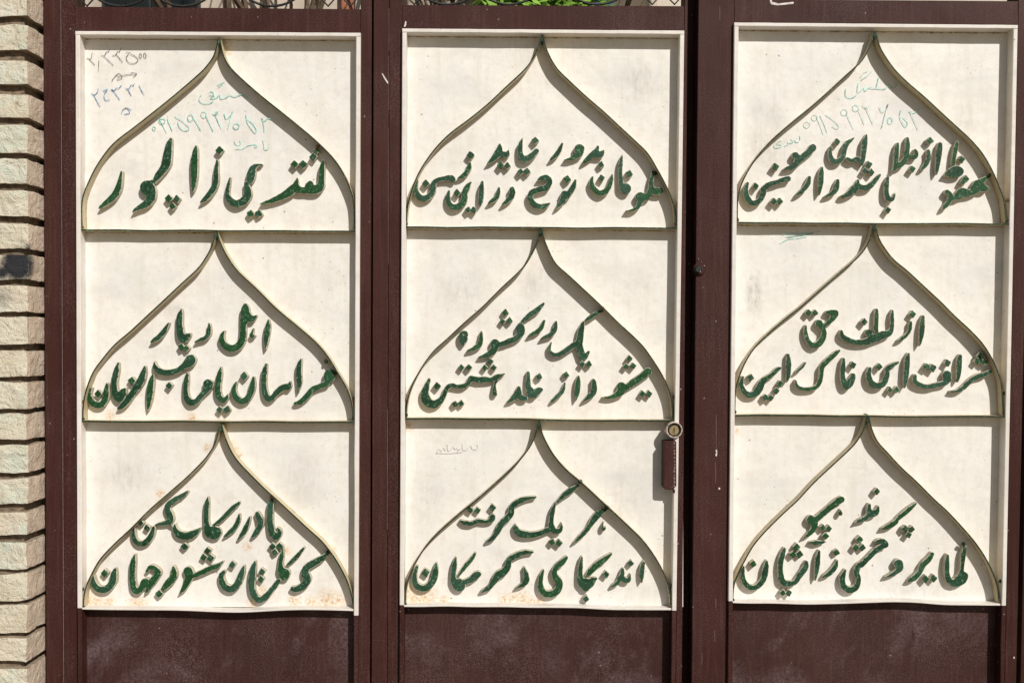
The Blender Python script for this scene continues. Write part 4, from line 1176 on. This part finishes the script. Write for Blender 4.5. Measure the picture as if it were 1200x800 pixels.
box('plaster_pilaster', (at(418, Yh), Yh-.09, -.13), (at(430, Yh), Yh-.002, 4.6), 'pale', house, .01)
w = box('window', (at(124, Yh), Yh-.06, 1.6), (at(236, Yh), Yh-.003, 4.3), 'iron', house, .01)
w_o = w
g1 = box('pane', (at(128, Yh), Yh-.075, 1.65), (at(178, Yh), Yh-.061, 4.25), 'glass', w_o, 0)
g2 = box('pane', (at(182, Yh), Yh-.075, 1.65), (at(232, Yh), Yh-.061, 4.25), 'glass', w_o, 0)
box('parapet', (xa-1.6, Yh-.12, 5.6), (xb+.08, Yh+3.6, 5.85), 'stone', house, .02)
xp0, xp1 = at(757, Yh+1), at(830, Yh+1)
h2 = empty('neighbour_house', ((xp0+xp1)/2+1.4, Yh+2.2, 0))
tag(h2, 'pale cream house wall seen through the grille above the lock side of the gate', 'house')
box('wall', (xp0, Yh+1, -.14), (xp1+2.6, Yh+3.5, 4.9), 'pale', h2, .02)
box('drainpipe', (xp0+.02, Yh+.93, -.1), (xp0+.09, Yh+.998, 4.8), 'render', h2, .012)
box('roof', (xp0-.12, Yh+.85, 4.9), (xp1+2.7, Yh+3.6, 5.05), 'stone', h2, .02)
box('window', (xp1+.5, Yh+.94, 1.4), (xp1+1.6, Yh+.997, 2.9), 'iron', h2, .01)

SPREAD = .42
def branches(bm, p, dirv, length, r, depth, rs, tips):
    q = p + dirv*length
    n = 5
    t = dirv.normalized(); u = t.orthogonal().normalized(); w_ = t.cross(u)
    ring0 = [bm.verts.new(p + (u*math.cos(k*6.283/n) + w_*math.sin(k*6.283/n))*r) for k in range(n)]
    ring1 = [bm.verts.new(q + (u*math.cos(k*6.283/n) + w_*math.sin(k*6.283/n))*r*.68) for k in range(n)]
    for k in range(n): bm.faces.new((ring0[k], ring0[(k+1) % n], ring1[(k+1) % n], ring1[k]))
    if depth <= 1: tips.append(q)
    if depth == 0: return
    for _ in range(3 if depth > 1 else 2):
        nd = (dirv + Vector((rs.uniform(-.8, .8)*SPREAD, rs.uniform(-.8, .8), rs.uniform(-.25, .65)))).normalized()
        branches(bm, q, nd, length*rs.uniform(.62, .82), r*.62, depth-1, rs, tips)
def tree(name, x, y, label, leafy, h0, seed, spread=.5, nleaf=9000):
    rs = random.Random(seed)
    root = empty(name, (x, y, -.14)); tag(root, label, 'tree')
    bm = bmesh.new(); tips = []
    branches(bm, Vector((x, y, -.14)), Vector((.03, 0, 1)).normalized(), h0, .075, 5, rs, tips)
    me = bpy.data.meshes.new('trunk'); bm.to_mesh(me); bm.free()
    part('trunk', me, root, ['bark' if leafy else 'twig'])
    if leafy:
        vs = []; fs = []
        tips = [t for t in tips if abs(t.x - x) < .34 + .06*math.sin(t.z*9)]
        for i in range(nleaf):
            if i % 3 or not tips:
                while True:
                    c = Vector((rs.uniform(-1, 1), rs.uniform(-1, 1), rs.uniform(-1, 1)))
                    if c.length < 1 and noise.noise(c*3.1 + Vector((seed, 0, 0))) > -.22: break
                c = Vector((x + c.x*.37, y + c.y*.5, 3.15 + c.z*.85))
            else:
                c = rs.choice(tips) + Vector((rs.gauss(0, .05), rs.gauss(0, .16), rs.gauss(0, .13)))
            a = Vector((rs.gauss(0, 1), rs.gauss(0, 1), rs.gauss(0, .5))).normalized(); b__ = a.orthogonal().normalized()
            L_ = rs.uniform(.035, .065)
            k = len(vs); vs += [tuple(c - a*L_), tuple(c + b__*L_*.4), tuple(c + a*L_), tuple(c - b__*L_*.4)]
            fs.append((k, k+1, k+2, k+3))
        me = bpy.data.meshes.new('crown'); me.from_pydata(vs, [], fs)
        part('crown', me, root, ['leaf'])
    return root
tree('leafy_tree', at(634, 3.6), 3.6, 'bright green leafy tree seen through the grille above the middle of the gate', True, 1.45, 5)
tree('bare_tree', at(330, 3.9), 3.9, 'bare brown tree with dry twigs in front of the beige house', False, 1.45, 9)

# pale strip painting the edge highlight where jamb and first leaf meet
pts = [(X(71.5, 74.5, y)-.22, y) for y in range(-100, 1100, 60)]
pts = pts + [(x+.42, y) for x, y in pts[::-1]]
part('scratch_glint', prism_mesh('scratch_glint', [pts], D_STILE+.05, .02, D_STILE-.6), fr, ['scuff_glint', 'scuff_glint'])
